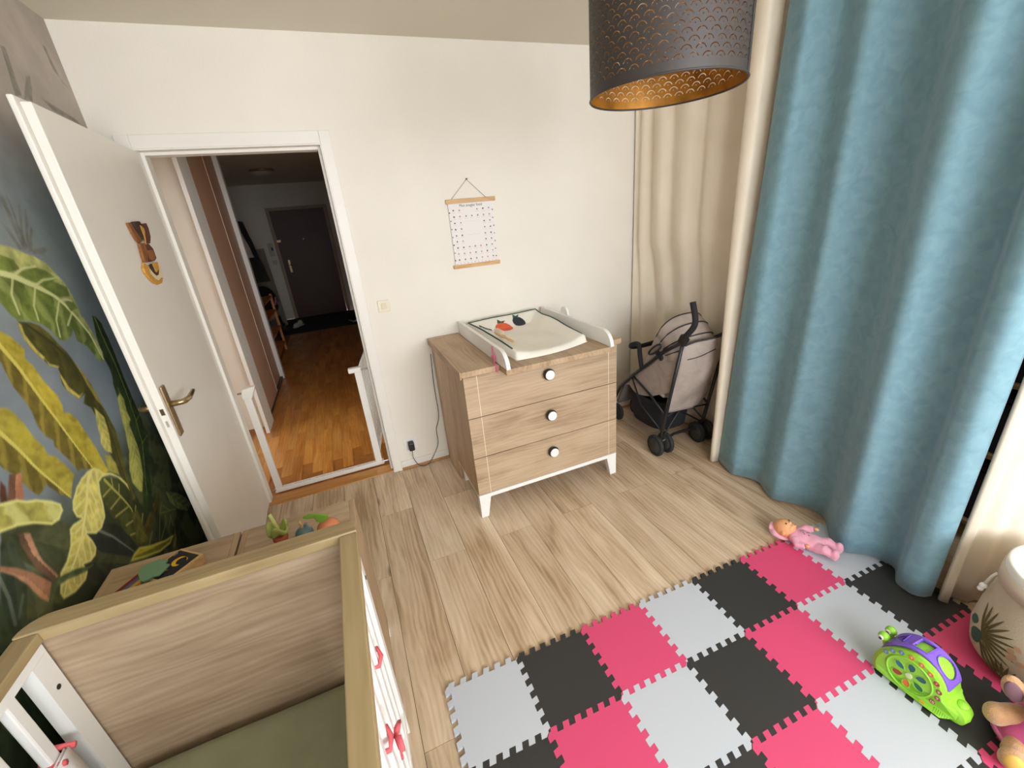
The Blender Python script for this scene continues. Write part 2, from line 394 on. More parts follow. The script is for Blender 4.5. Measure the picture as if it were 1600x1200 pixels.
leaf([(151, 862), (205, 870), (200, 890), (150, 915), (130, 900)], [(150, 880), (200, 880)], (48, 52, 36), (62, 66, 42), (86, 90, 60), 12, 0.25)
# brown blades
leaf([(25, 833), (46, 833), (54, 852), (69, 877), (92, 900), (83, 909), (62, 893), (44, 870), (31, 850)], [(34, 833), (52, 865), (90, 905)], (100, 76, 56), (164, 122, 94), None, blotch=0.3)
leaf([(0, 885), (25, 887), (52, 895), (81, 910), (77, 941), (62, 933), (42, 914), (21, 900), (0, 893)], [(0, 890), (40, 902), (78, 935)], (178, 132, 96), (156, 112, 82), None, blotch=0.25)
leaf([(13, 741), (33, 738), (36, 782), (11, 784)], [(23, 738), (23, 784)], (106, 74, 56), (172, 116, 86), None, blotch=0.2)
leaf([(0, 752), (8, 760), (12, 785), (0, 790)], [(0, 755), (10, 785)], (80, 50, 38), (80, 50, 38), None)
# big dark leaf with yellow veins
BV = (160, 152, 74)
leaf([(160, 745), (196, 750), (214, 783), (229, 804), (222, 837), (215, 852), (196, 831), (172, 804), (156, 772)], [(164, 750), (188, 775), (205, 795), (220, 831)], (76, 80, 40), (62, 68, 36), None, ribc=BV, ribw=0.007, blotch=0.8)
for a, b in (((176, 760), (161, 776)), ((188, 776), (173, 795)), ((200, 792), (181, 807)), ((210, 812), (197, 821)), ((219, 830), (204, 836)), ((186, 773), (186, 757)), ((211, 811), (212, 790)), ((221, 829), (223, 802)), ((176, 758), (174, 748))):
    stroke([a, b], BV, 0.005, 0.8)
leaf([(248, 766), (250, 780), (241, 804), (235, 828), (223, 852), (218, 852), (224, 825), (235, 798)], [(248, 768), (221, 850)], (92, 78, 36), (78, 66, 32), None)
leaf([(205, 800), (215, 798), (232, 845), (214, 850)], [(210, 800), (222, 848)], (84, 86, 40), (96, 92, 42), (130, 124, 60), 20, 0.3)
for pts in ([(249, 845), (250, 800), (253, 785)], [(252, 843), (260, 815), (258, 805)], [(264, 825), (267, 805)], [(266, 806), (271, 822)], [(251, 802), (275, 795)], [(254, 790), (266, 798)], [(233, 852), (238, 830)]): stroke(pts, (128, 128, 78), 0.004, 0.7)
for pts in ([(280, 835), (285, 812), (291, 804), (297, 812)], [(286, 820), (296, 836)], [(278, 832), (288, 856)]): stroke(pts, (84, 88, 76), 0.005, 0.6)
leaf([(259, 768), (268, 769), (277, 770), (289, 777), (298, 786), (293, 798), (277, 795), (265, 783)], [(259, 769), (292, 795)], (124, 134, 78), (96, 106, 60), (150, 156, 100), 25, 0.4)
leaf([(273, 825), (276, 840), (274, 855), (271, 855)], [(273, 826), (273, 855)], (120, 116, 54), (120, 116, 54))
leaf([(205, 877), (211, 864), (218, 855), (235, 852), (259, 843), (272, 835), (266, 849), (250, 862), (227, 871)], [(214, 868), (240, 856), (270, 838)], (106, 106, 42), (172, 164, 48), None, edge=(196, 188, 90))
# slim dark leaves beside the door
leaf([(143, 493), (148, 494), (158, 505), (168, 527), (179, 553), (192, 587), (206, 620), (222, 655), (231, 705), (236, 760), (240, 800), (226, 800), (220, 740), (205, 690), (190, 640), (177, 600), (175, 587), (170, 574), (162, 560), (151, 527)],
     [(147, 496), (165, 537), (179, 567), (195, 608), (213, 657), (222, 693), (230, 775)], (52, 64, 34), (44, 56, 28), (74, 86, 46), 14, 0.25, ribc=(112, 122, 62), ribw=0.005)
for a, b in (((213, 657), (222, 640)), ((222, 693), (230, 680)), ((205, 640), (204, 622))): stroke([a, b], (104, 116, 60), 0.004, 0.7)
# yellow banana leaves
Y1, Y2, YV = (108, 96, 38), (166, 150, 52), (192, 178, 84)
leaf([(0, 637), (10, 637), (22, 646), (39, 664), (55, 685), (69, 699), (75, 711), (85, 712), (99, 724), (115, 741), (112, 760), (111, 778), (90, 770), (70, 756), (69, 762), (60, 774), (45, 765), (33, 751), (34, 736), (22, 742), (9, 735), (0, 727), (-40, 700), (-60, 640), (-30, 615)],
     [(-55, 640), (0, 676), (27, 700), (51, 726), (69, 742), (111, 778)], Y1, (156, 144, 54), (178, 164, 70), 12, 0.4, 1.0, ribc=(196, 186, 96), ribw=0.009)
leaf([(0, 517), (15, 525), (37, 545), (39, 560), (52, 572), (70, 597), (90, 618), (98, 634), (99, 645), (108, 645), (120, 655), (135, 678), (150, 699), (163, 723), (171, 736), (160, 745), (144, 733), (127, 732), (121, 735), (109, 720), (85, 697), (84, 688), (72, 682), (60, 667), (49, 642), (37, 624), (19, 603), (15, 595), (0, 565), (-30, 530), (-25, 500)],
     [(-25, 505), (0, 540), (25, 570), (48, 600), (72, 633), (96, 666), (123, 703), (144, 730)], Y1, Y2, (184, 170, 74), 13, 0.4, 1.0, ribc=(200, 188, 92), ribw=0.009)
# olive curled leaf with pale undersides
leaf([(26, 502), (48, 504), (62, 509), (77, 521), (88, 534), (102, 548), (114, 563), (128, 582), (142, 601), (152, 620), (170, 652), (180, 672), (189, 702), (195, 727), (200, 750), (212, 778), (206, 782), (195, 752), (183, 735), (176, 715), (160, 690), (150, 652), (141, 636), (130, 630), (132, 615), (123, 623), (105, 610), (97, 600), (93, 587), (91, 575), (77, 571), (69, 563), (52, 549), (41, 535), (31, 516)],
     [(41, 507), (82, 536), (110, 562), (131, 592), (157, 635), (172, 672), (184, 712), (204, 770)], (70, 68, 30), (88, 84, 36), (150, 140, 66), 9, 0.15, ribc=(60, 58, 28), ribw=0.006)
for q in ([(26, 502), (33, 507), (38, 522), (56, 545), (70, 558), (69, 563), (52, 549), (36, 528)], [(70, 560), (78, 569), (92, 572), (91, 575), (77, 571)], [(91, 580), (98, 590), (108, 605), (124, 618), (129, 614), (123, 623), (105, 610), (95, 592)]):
    leaf(q, [q[0], q[len(q)//2]], (186, 172, 86), (178, 164, 78), (210, 198, 116), 30, 0.4)
leaf([(118, 568), (132, 586), (152, 618), (158, 632), (150, 625), (136, 602)], [(118, 568), (156, 630)], (156, 138, 62), (150, 134, 60))
leaf([(146, 636), (162, 651), (168, 669), (172, 687), (175, 708), (166, 705), (158, 693), (157, 681), (151, 663)], [(150, 640), (174, 707)], (190, 180, 100), (176, 166, 84), (214, 204, 128), 30, 0.5)
leaf([(164, 711), (172, 712), (181, 724), (187, 742), (171, 736)], [(166, 712), (185, 740)], (150, 142, 66), (160, 150, 72), None)
# long pale leaf
leaf([(184, 606), (187, 613), (193, 622), (198, 642), (204, 655), (202, 663), (210, 684), (216, 702), (220, 720), (224, 742), (223, 768), (219, 768), (207, 754), (202, 735), (201, 705), (196, 675), (189, 648), (184, 622), (187, 614)],
     [(186, 612), (196, 650), (210, 700), (222, 766)], (170, 168, 86), (156, 154, 74), (196, 192, 116), 28, 0.55, 1.6)
# big pale leaf at the top
leaf([(-90, 370), (0, 382), (15, 385), (35, 394), (52, 400), (72, 411), (85, 425), (100, 441), (112, 460), (119, 475), (125, 490), (140, 512), (150, 530), (160, 550), (162, 562), (155, 565), (145, 552), (135, 540), (120, 532), (116, 520), (113, 514), (110, 525), (102, 531), (92, 530), (80, 517), (67, 507), (50, 502), (27, 500), (15, 490), (0, 472), (-60, 440)],
     [(-90, 400), (0, 426), (20, 431), (55, 447), (82, 460), (100, 475), (120, 497), (140, 522), (161, 561)], (112, 126, 58), (182, 182, 112), (196, 198, 132), 8, 0.35, 0.8, ribc=(206, 208, 146), ribw=0.013, blotch=0.8)
leaf([(0, 398), (20, 405), (30, 420), (15, 425), (0, 422)], [(0, 410), (28, 420)], (92, 108, 44), (92, 108, 44), alpha=0.8)
for q in ([(28, 428), (45, 415), (70, 422), (90, 436), (70, 446), (50, 440)], [(60, 444), (80, 438), (104, 448), (108, 462), (92, 464)], [(100, 470), (112, 468), (120, 480), (110, 486)]):
    leaf(q, [q[0], q[3]], (94, 110, 46), (104, 118, 52), alpha=0.8)
for pts in ([(22, 430), (34, 420), (55, 416)], [(55, 446), (68, 437), (92, 434)], [(96, 470), (104, 468), (112, 470)], [(20, 432), (18, 460), (30, 490)], [(55, 448), (53, 478), (60, 500)], [(92, 472), (88, 500), (94, 526)], [(112, 490), (106, 508)]):
    stroke(pts, (204, 206, 146), 0.006, 0.8)
# pale leaf lying to the left, central curled pale leaf
leaf([(-40, 800), (0, 786), (25, 780), (40, 782), (56, 780), (79, 782), (94, 787), (98, 797), (92, 812), (81, 820), (52, 818), (25, 822), (0, 832), (-40, 850)], [(-40, 845), (0, 830), (50, 817), (85, 818)], (162, 154, 66), (176, 168, 84), (206, 204, 132), 8, 0.7, -0.6, edge=(206, 204, 128))
leaf([(145, 731), (155, 733), (163, 739), (175, 739), (190, 747), (199, 756), (202, 766), (196, 757), (184, 746), (172, 742), (160, 746), (155, 753), (157, 769), (161, 787), (164, 807), (160, 825), (151, 834), (136, 834), (145, 844), (151, 855), (149, 868), (142, 877), (130, 882), (136, 893), (133, 906), (117, 925), (100, 936), (94, 927), (94, 906), (94, 895), (104, 877), (110, 854), (110, 837), (109, 827), (113, 820), (127, 810), (119, 808), (113, 797), (113, 783), (119, 762), (127, 747), (136, 736)],
     [(142, 733), (137, 750), (136, 780), (132, 810), (128, 840), (119, 870), (104, 905), (100, 934)], (184, 174, 88), (190, 180, 96), (212, 206, 136), 22, 0.6, 1.3, ribc=(206, 200, 128), ribw=0.008, edge=(206, 200, 124), blotch=0.3)
leaf([(77, 945), (80, 920), (92, 902), (117, 889), (146, 882), (133, 893), (104, 906), (87, 918), (82, 943)], [(79, 940), (92, 908), (140, 885)], (88, 100, 62), (74, 88, 50), (108, 118, 78), 20, 0.3)
# more leaves further along the wall, beyond the crib
for kx, ky, s in ((-260, 560, 1.0), (-300, 820, 1.0), (-420, 420, 1.2), (-520, 700, 1.3)):
    leaf([(kx, ky), (kx+60*s, ky-20), (kx+150*s, ky+50*s), (kx+190*s, ky+120*s), (kx+120*s, ky+100*s), (kx+30*s, ky+50*s)], [(kx, ky), (kx+80*s, ky+30*s), (kx+190*s, ky+120*s)], Y1, Y2, YV, 10, 0.4, ribc=YV, ribw=0.01)
IMG = np.clip(IMG*1.10, 0, 255)/255.0
LIN = np.where(IMG <= 0.04045, IMG/12.92, ((IMG+0.055)/1.055)**2.4)
ny, nz = YY.shape
V = np.stack([np.zeros(ny*nz), YY.ravel(), ZZ.ravel()], 1)
ii, jj = np.meshgrid(np.arange(ny-1), np.arange(nz-1), indexing='ij'); q0 = (ii*nz+jj).ravel()
FQ = np.stack([q0, q0+nz, q0+nz+1, q0+1], 1)
me = bpy.data.meshes.new('wall_left')
me.vertices.add(len(V)); me.vertices.foreach_set('co', V.ravel())
me.loops.add(FQ.size); me.loops.foreach_set('vertex_index', FQ.ravel().astype(np.int32))
me.polygons.add(len(FQ)); me.polygons.foreach_set('loop_start', np.arange(0, FQ.size, 4, dtype=np.int32)); me.polygons.foreach_set('loop_total', np.full(len(FQ), 4, np.int32))
me.update(calc_edges=True)
ca = me.color_attributes.new('print', 'FLOAT_COLOR', 'POINT')
ca.data.foreach_set('color', np.concatenate([LIN.reshape(-1, 3), np.ones((ny*nz, 1))], 1).ravel())
M_mural, nt, b = newmat('mural_wallpaper')
at = N(nt, 'ShaderNodeAttribute', attribute_name='print'); L(nt, at.outputs['Color'], b.inputs['Base Color']); b.inputs['Roughness'].default_value = 0.8; b.inputs['Specular IOR Level'].default_value = 0.25
me.materials.append(M_mural)
wallL = bpy.data.objects.new('wall_left', me); COL.objects.link(wallL); struct(wallL)
box('wall_core', M_wall, wallL, -0.1, -0.002, YF, -0.001, 0, H)

# ---- doorway: lining, casing, hinged leaf
trim = struct(MB().box(0.0806, 0.137, -0.016, 0.0, 0, 2.11).box(0.957, 1.013, -0.016, 0.0, 0, 2.11).box(0.137, 0.957, -0.016, 0.0, 2.05, 2.11).build('trim_1', M_paint, None, bevel=0.003))
MB().box(0.125, 0.147, -0.012, 0.112, 0, 2.07).box(0.953, 0.975, -0.012, 0.112, 0, 2.07).box(0.147, 0.953, -0.012, 0.112, 2.045, 2.07).build('door_lining', M_paint, trim)
MB().box(0.147, 0.162, 0.04, 0.112, 0, 2.045).box(0.938, 0.953, 0.04, 0.112, 0, 2.045).box(0.162, 0.938, 0.04, 0.112, 2.03, 2.045).build('door_stop', M_paint, trim, bevel=0.002)
MB().box(0.953, 0.9545, 0.03, 0.036, 0, 2.04).build('gasket', pm('gasket_grey', (90, 84, 78), 0.7), trim)
M_leaf = M_paint
HX, HY = 0.152, -0.020
door = thing('door_1', '', ''); del door['label']; del door['category']; struct(door); door.location = (HX, HY, 0)
u = np.array([0.034, -0.875, 0]); LU = np.linalg.norm(u); u /= LU; nrm = np.array([-u[1], u[0], 0])
def dp(a, t, z): p = np.array([HX, HY, 0])+u*a+nrm*t; return (p[0], p[1], z)
def dbox(mb, a0, a1, t0, t1, z0, z1):
    return mb.add([dp(a0, t0, z0), dp(a1, t0, z0), dp(a1, t1, z0), dp(a0, t1, z0), dp(a0, t0, z1), dp(a1, t0, z1), dp(a1, t1, z1), dp(a0, t1, z1)],
                  [(3, 2, 1, 0), (4, 5, 6, 7), (0, 1, 5, 4), (1, 2, 6, 5), (2, 3, 7, 6), (3, 0, 4, 7)])
LF = 0.875
dbox(MB(), 0, LF, -0.026, 0, 0.012, 2.04).build('door_leaf', M_leaf, door, bevel=0.003)
dbox(MB(), 0.0, LF+0.022, -0.042, -0.026, 0.012, 2.053).build('rebate_lip', M_leaf, door, bevel=0.004)
M_brass = pm('champagne_metal', (176, 154, 116), 0.3, metal=0.9, var=0.03)
hp = dbox(MB(), LF-0.058, LF-0.016, 0, 0.009, 0.932, 1.138).build('handle_plate', M_brass, door, bevel=0.006)
MB().tube([dp(LF-0.037, 0.006, 1.062), dp(LF-0.037, 0.045, 1.062), dp(LF-0.045, 0.055, 1.062), dp(LF-0.09, 0.058, 1.058), dp(LF-0.155, 0.060, 1.066)], [0.012, 0.011, 0.011, 0.010, 0.007], 10).build('door_handle', M_brass, door, smooth=True)
MB().tube([dp(LF-0.037, -0.042, 1.062), dp(LF-0.037, -0.078, 1.062), dp(LF-0.05, -0.086, 1.062), dp(LF-0.13, -0.086, 1.05)], [0.012, 0.011, 0.011, 0.008], 10).build('door_handle', M_brass, door, smooth=True)
dbox(MB(), LF-0.02, LF+0.001, -0.019, -0.007, 1.035, 1.06).build('latch', pm('latch_brown', (112, 92, 66), 0.4, metal=0.7), door)
dbox(MB(), LF-0.02, LF+0.0008, -0.017, -0.009, 0.985, 1.01).build('dead_bolt', pm('bolt_plate', (196, 188, 172), 0.4, metal=0.4), door)
MB().tube([dp(-0.004, -0.02, 1.75), dp(-0.004, -0.02, 1.84)], 0.008, 8).build('hinge', M_paint, door)
MB().tube([dp(-0.004, -0.02, 0.22), dp(-0.004, -0.02, 0.31)], 0.008, 8).build('hinge', M_paint, door)
# threshold
box('threshold', wood('threshold_oak', (160, 100, 42), (186, 126, 62), (200, 146, 80), grain=0, across=1, rough=0.35), None, 0.147, 0.953, 0.002, 0.116, -0.03, 0.004, bevel=0.004)
struct(bpy.data.objects['threshold']); bpy.data.objects['threshold'].name = 'trim_2'

# ================================================================== HALL beyond the doorway
HYE = 7.05
M_hwall = M_wall
fh = struct(box('floor_hall', pm('hall_floor_base', (168, 108, 46), 0.5, var=0.15, vs=14), None, -0.75, 1.13, 0.10, HYE, -0.06, -0.004))
SW, SL = 0.072, 0.44
pmesh = MB().box(-SW/2+0.0004, SW/2-0.0004, -SL/2+0.0004, SL/2-0.0004, -0.004, 0).build('tmp', M_parq, None)
pdata = pmesh.data; bpy.data.objects.remove(pmesh, do_unlink=True)
for ci in range(17):
    x = -0.10+SW*(ci+0.5); o0 = (ci*0.37) % 1.0*SL
    for ri in range(13):
        y = 0.117+SL*(ri+0.5)-o0
        if y-SL/2 < 0.116: continue
        o = bpy.data.objects.new('parquet_strip', pdata); COL.objects.link(o); o.parent = fh; o.location = (x, y, 0)
struct(box('ceiling_hall', M_ceil, None, -0.85, 1.3, 0.10, HYE+0.1, 2.53, 2.63))
struct(MB().box(-0.85, 0.10, HYE, HYE+0.1, 0, 2.53).box(0.90+0.06, 1.3, HYE, HYE+0.1, 0, 2.53).box(0.10, 0.96, HYE, HYE+0.1, 2.10, 2.53).box(-0.85, 1.3, HYE+0.1, HYE+0.15, -0.06, 2.63).build('wall_end', M_hwall))
struct(MB().box(1.13, 1.23, 0.10, HYE, 0, 2.53).build('wall_hall_right', M_wall))
struct(MB().box(-0.85, -0.75, 0.10, 0.30, 0, 2.53).box(-0.85, -0.75, 1.10, HYE, 0, 2.53).box(-0.85, -0.75, 0.30, 1.10, 2.04, 2.53).build('wall_hall_left', M_wall))
struct(MB().box(-0.75, -0.002, 1.41, 1.47, 0, 2.53).build('wall_hall_return', M_wall))
# the room beside the hall, out of the picture: its window lights the hall through the doorway
struct(MB().box(-4.0, -3.9, -1.0, 2.7, 0, 0.7).box(-4.0, -3.9, -1.0, 2.7, 2.2, 2.53).box(-4.0, -3.9, -1.0, -0.05, 0.7, 2.2).box(-4.0, -3.9, 1.75, 2.7, 0.7, 2.2)
       .box(-3.9, -0.75, -1.0, -0.9, 0, 2.53).box(-3.9, -0.851, 2.6, 2.7, 0, 2.53).box(-0.85, -0.751, -0.9, 0.099, 0, 2.53).build('wall_side_room', M_wall))
struct(box('floor_side_room', M_parq, None, -3.9, -0.751, -0.9, 2.6, -0.06, 0.0)); struct(box('ceiling_side_room', M_ceil, None, -4.0, -0.851, -1.0, 2.7, 2.53, 2.63))
# front door
fd = struct(box('door_2', pm('front_door_brown', (86, 48, 40), 0.45, var=0.1, vs=2), None, -0.05, 0.91, HYE-0.03, HYE-0.005, 0.0, 2.06)); 
fd.data.transform(Matrix.Identity(4))
MB().box(-0.115, -0.052, HYE-0.045, HYE-0.001, 0, 2.12).box(0.912, 0.975, HYE-0.045, HYE-0.001, 0, 2.12).box(-0.052, 0.912, HYE-0.045, HYE-0.001, 2.062, 2.12).build('door_frame', pm('frame_cream', (178, 158, 134), 0.5), fd, bevel=0.005)
box('lock_plate', M_brass, fd, 0.035, 0.075, HYE-0.04, HYE-0.03, 0.92, 1.16, bevel=0.003)
MB().tube([(0.055, HYE-0.04, 1.06), (0.055, HYE-0.08, 1.06), (0.16, HYE-0.08, 1.06)], 0.009, 8).build('lever', M_brass, fd, smooth=True)
MB().lathe([(0.013, 0), (0.013, 0.01)], 12, (0.42, HYE-0.03, 1.52), Matrix.Rotation(PI/2, 3, 'X')).build('peephole', pm('peephole_pale', (226, 214, 200), 0.3), fd)
box('chain_lock', M_brass, fd, -0.06, 0.01, HYE-0.055, HYE-0.03, 1.50, 1.54)
# sliding-door wardrobe on the hall's left
wr = thing('hall_wardrobe', 'built-in hall wardrobe with peach sliding panels and white end posts', 'wardrobe', (-0.02, 2.1, 0))
M_peach = pm('peach_laminate', (200, 160, 132), 0.5, var=0.03, vs=4, bump=0.15, bs=200)
box('end_post', M_white, wr, -0.06, 0.026, 1.475, 1.52, 0.0, 2.53)
box('end_post', M_white, wr, -0.30, 0.012, 2.87, 2.96, 0.0, 2.53)
box('end_panel', M_white, wr, -0.002, 0.026, 1.235, 1.474, 0.0, 2.53)
box('sliding_panel', M_peach, wr, -0.030, -0.010, 1.522, 2.30, 0.03, 2.50)
box('sliding_panel', M_peach, wr, -0.052, -0.032, 2.20, 2.868, 0.03, 2.50)
box('panel_trim', pm('pale_strip', (232, 206, 184), 0.4), wr, -0.032, -0.006, 2.296, 2.304, 0.03, 2.50)
box('bottom_track', pm('track_dark', (70, 60, 50), 0.5), wr, -0.055, -0.004, 1.522, 2.868, 0.0, 0.028)
# ceiling light
cl = thing('hall_ceiling_light', 'round flush ceiling light with gold rim and frosted glass in hall', 'ceiling light', (0.20, 4.96, 2.53))
MB().lathe([(0.0, 0), (0.165, 0), (0.17, -0.02), (0.15, -0.03), (0, -0.03)], 28, (0, 0, 0), cap=False).build('rim', M_brass, cl, world=False, smooth=True)
MB().lathe([(0.145, -0.031), (0.13, -0.055), (0.08, -0.078), (0.001, -0.085)], 28, (0, 0, 0), cap=False).build('glass', pm('frosted_glass', (206, 200, 184), 0.4), cl, world=False, smooth=True)
# entrance mat, intercom, switch
tag(box('entrance_mat', pm('mat_charcoal', (64, 66, 66), 0.95, var=0.15, vs=60, bump=0.5, bs=300), None, -0.70, 1.12, 5.41, HYE-0.05, -0.0035, 0.008), 'charcoal entrance mat covering the hall floor at the front door', 'mat')
ic = thing('intercom', 'white wall intercom handset beside the brown front door', 'intercom', (-0.20, HYE, 1.38))
box('base', pm('ivory_plastic', (206, 196, 180), 0.5), ic, -0.245, -0.155, HYE-0.03, HYE-0.001, 1.26, 1.50, bevel=0.006)
box('handset', pm('ivory_plastic', (206, 196, 180), 0.5), ic, -0.24, -0.20, HYE-0.06, HYE-0.031, 1.27, 1.49, bevel=0.01)
box('speaker_grille', M_black, ic, -0.19, -0.165, HYE-0.034, HYE-0.0305, 1.36, 1.42)
tag(box('hall_light_switch', pm('ivory_plastic', (206, 196, 180), 0.5), None, -0.24, -0.16, HYE-0.012, HYE-0.001, 1.10, 1.18, bevel=0.004), 'ivory light switch below the intercom in the hall', 'switch')
# grey board leaning by the door, wooden rack, coats, bag
tag(MB().prism([(-0.62, 0.0), (-0.18, 0.0), (-0.24, 1.42), (-0.62, 1.42)], lambda u_, v_, t: (u_, 6.2+t+v_*0.08, 0.009+v_), 0, 0.02).build('leaning_board', wood('grey_board', (92, 84, 68), (120, 110, 92), (138, 128, 108), grain=2, across=0), None), 'grey wood board leaning against the hall wall behind the coats', 'board')
rk = thing('hall_rack', 'low orange pine rack just past the peach wardrobe', 'rack', (-0.15, 3.8, 0))
M_pine = wood('orange_pine', (176, 100, 40), (204, 130, 62), (220, 150, 82), grain=2, across=1)
for yy in (3.2, 4.38):
    box('upright', M_pine, rk, -0.36, -0.33, yy, yy+0.03, 0.001, 0.85); box('upright', M_pine, rk, -0.10, -0.07, yy, yy+0.03, 0.001, 0.85)
for zz in (0.12, 0.36, 0.60, 0.80): box('shelf', M_pine, rk, -0.37, -0.065, 3.19, 4.42, zz, zz+0.02)
def coat(name, lab, col, cx, cy, z0, z1, wd):
    def fn(a, b):
        th = 2*PI*a; rr = wd*(0.55+0.45*b)*(1+0.18*math.sin(5*th+b*3)); return (cx+rr*math.cos(th)*1.25, cy+rr*math.sin(th), z1-(z1-z0)*b)
    m = MB().grid(fn, 28, 8); m.add([(cx, cy, z1+0.03)], []); n = len(m.v)-1
    for i in range(28): m.f.append((i*9, (i+1)*9, n))
    tag(m.build(name, pm(name+lab[:6], col, 0.9, var=0.15, sheen=0.2), None, smooth=True), lab, 'coat')
coat('hanging_coat', 'black coat hanging highest above the hall rack', (34, 32, 34), -0.35, 5.05, 1.30, 1.86, 0.13)
coat('hanging_coat', 'pale grey jacket hanging between the two dark hall coats', (188, 176, 168), -0.35, 4.70, 1.36, 1.70, 0.12)
coat('hanging_coat', 'dark green coat hanging low over the hall pushchair', (46, 48, 44), -0.37, 5.35, 0.95, 1.48, 0.16)
rl = thing('coat_rail', 'wooden coat rail carrying the jackets on the hall wall', 'coat rail', (-0.72, 5.0, 1.8))
box('rail', M_pine, rl, -0.749, -0.72, 4.5, 5.6, 1.70, 1.80)
for yy in (4.70, 5.05, 5.35): MB().tube([(-0.72, yy, 1.75), (-0.55, yy, 1.72), (-0.36, yy, 1.505+(0.38 if yy == 5.05 else 0.22 if yy == 4.70 else 0.0))], 0.008, 6).build('hook', M_black, rl)
hb = thing('hall_pushchair', 'dark pushchair with pink straps parked below the hall coats', 'pushchair', (-0.33, 5.3, 0.008))
MB().ell((-0.33, 5.35, 0.62), (0.20, 0.34, 0.26)).build('hood', pm('dark_fabric_hall', (38, 38, 42), 0.9, var=0.2), hb, smooth=True)
MB().ell((-0.30, 5.15, 0.44), (0.16, 0.22, 0.10)).build('seat_pad', pm('beige_fur', (176, 158, 138), 0.95, var=0.15), hb, smooth=True)
MB().tube([(-0.14, 5.0, 0.60), (-0.12, 5.1, 0.70), (-0.15, 5.25, 0.66), (-0.12, 5.3, 0.52)], 0.014, 6).build('strap', pm('dusty_pink', (176, 128, 138), 0.8), hb, smooth=True)
for yy in (5.0, 5.6):
    for xx in (-0.5, -0.18): MB().lathe([(0.09, -0.02), (0.09, 0.02)], 18, (xx, yy, 0.099), Matrix.Rotation(PI/2, 3, 'Y')).build('wheel', M_black, hb)
MB().tube([(-0.18, 5.0, 0.1), (-0.18, 5.3, 0.42), (-0.18, 5.6, 0.1)], 0.014, 6).tube([(-0.5, 5.0, 0.1), (-0.5, 5.3, 0.42), (-0.5, 5.6, 0.1)], 0.014, 6).build('frame', M_black, hb)
def shoe(x, y, rz, col, lab, sole=(220, 216, 208)):
    t = thing('shoe', lab, 'shoe', (x, y, 0.0085), (0, 0, rz))
    sol = [(-0.035, -0.13), (0.035, -0.13), (0.042, -0.02), (0.045, 0.08), (0.025, 0.135), (-0.02, 0.135), (-0.043, 0.08), (-0.038, -0.02)]
    MB().prism(sol, lambda a, b_, t_: (a, b_, t_), 0.0, 0.025).build('sole', pm('sole%d' % sole[0], sole, 0.7), t, world=False, bevel=0.004)
    MB().ell((0, 0.03, 0.044), (0.042, 0.10, 0.036)).ell((0, -0.07, 0.060), (0.036, 0.06, 0.050)).build('upper', pm('shoe%d' % col[0], col, 0.7, var=0.15), t, world=False, smooth=True)
shoe(0.00, 6.05, 2.6, (222, 216, 206), 'white trainer lying nearest the front door frame'); shoe(-0.14, 5.98, 2.9, (34, 36, 48), 'dark navy shoe next to the white trainer', (60, 60, 66))
shoe(0.96, 5.75, 0.3, (36, 34, 34), 'black shoe with pale sole near the wall-mounted mirror'); shoe(1.06, 5.72, 0.2, (40, 38, 38), 'black shoe pushed tight against the hall wall')
mr = thing('hall_mirror', 'tall dark framed panel hanging on the right hall wall', 'mirror', (1.12, 6.2, 0.6))
box('frame', pm('frame_pale', (196, 182, 164), 0.5), mr, 1.10, 1.129, 5.75, 6.45, 0.30, 1.72, bevel=0.003); box('panel', pm('dark_panel', (44, 34, 34), 0.35), mr, 1.094, 1.0995, 5.80, 6.40, 0.36, 1.66)
# ---- child safety gate in the doorway
gt = thing('safety_gate', 'white metal child safety gate with its barred leaf swung open', 'safety gate', (0.55, 0.15, 0.004))
M_gate = pm('gate_white', (232, 228, 220), 0.35, var=0.01)
GY = 0.155
box('base_bar', M_gate, gt, 0.178, 0.905, GY-0.018, GY+0.018, 0.0045, 0.034, bevel=0.004)
box('post', M_gate, gt, 0.185, 0.226, GY-0.014, GY+0.014, 0.034, 0.735, bevel=0.004)
box('post', M_gate, gt, 0.848, 0.893, GY-0.014, GY+0.014, 0.034, 0.735, bevel=0.004)
MB().prism([(0.180, 0.70), (0.232, 0.70), (0.268, 0.775), (0.195, 0.765), (0.178, 0.74)], lambda a, b_, t: (a, GY+t, b_), -0.02, 0.02).build('latch_housing', M_gate, gt, bevel=0.005)
box('top_cap', M_gate, gt, 0.812, 0.897, GY-0.022, GY+0.022, 0.73, 0.762, bevel=0.006)
for zz in (0.03, 0.745):
    MB().tube([(0.163, GY-0.02, zz), (0.186, GY-0.02, zz)], 0.006, 8).build('wall_bolt', pm('bolt_steel', (150, 150, 150), 0.3, metal=0.9), gt)
    MB().tube([(0.892, GY-0.02, zz), (0.937, GY-0.02, zz)], 0.006, 8).build('wall_bolt', pm('bolt_steel', (150, 150, 150), 0.3, metal=0.9), gt)
for i in range(4): # tiny printed instructions on the base bar, too small to read
    x = 0.30+i*0.14
    m = MB()
    for q in range(22):
        if random.random() < 0.8: m.box(x+q*0.005, x+q*0.005+0.003, GY-0.008, GY-0.008+random.uniform(0.004, 0.008), 0.0341, 0.0345)
    m.build('printed_note', pm('print_grey', (120, 118, 116), 0.8), gt)
g0 = np.array([0.885, 0.18]); g1 = np.array([0.983, 0.77]); gd = (g1-g0)/np.linalg.norm(g1-g0); GL = np.linalg.norm(g1-g0)
leafp = lambda a, z: (g0[0]+gd[0]*a, g0[1]+gd[1]*a, z)
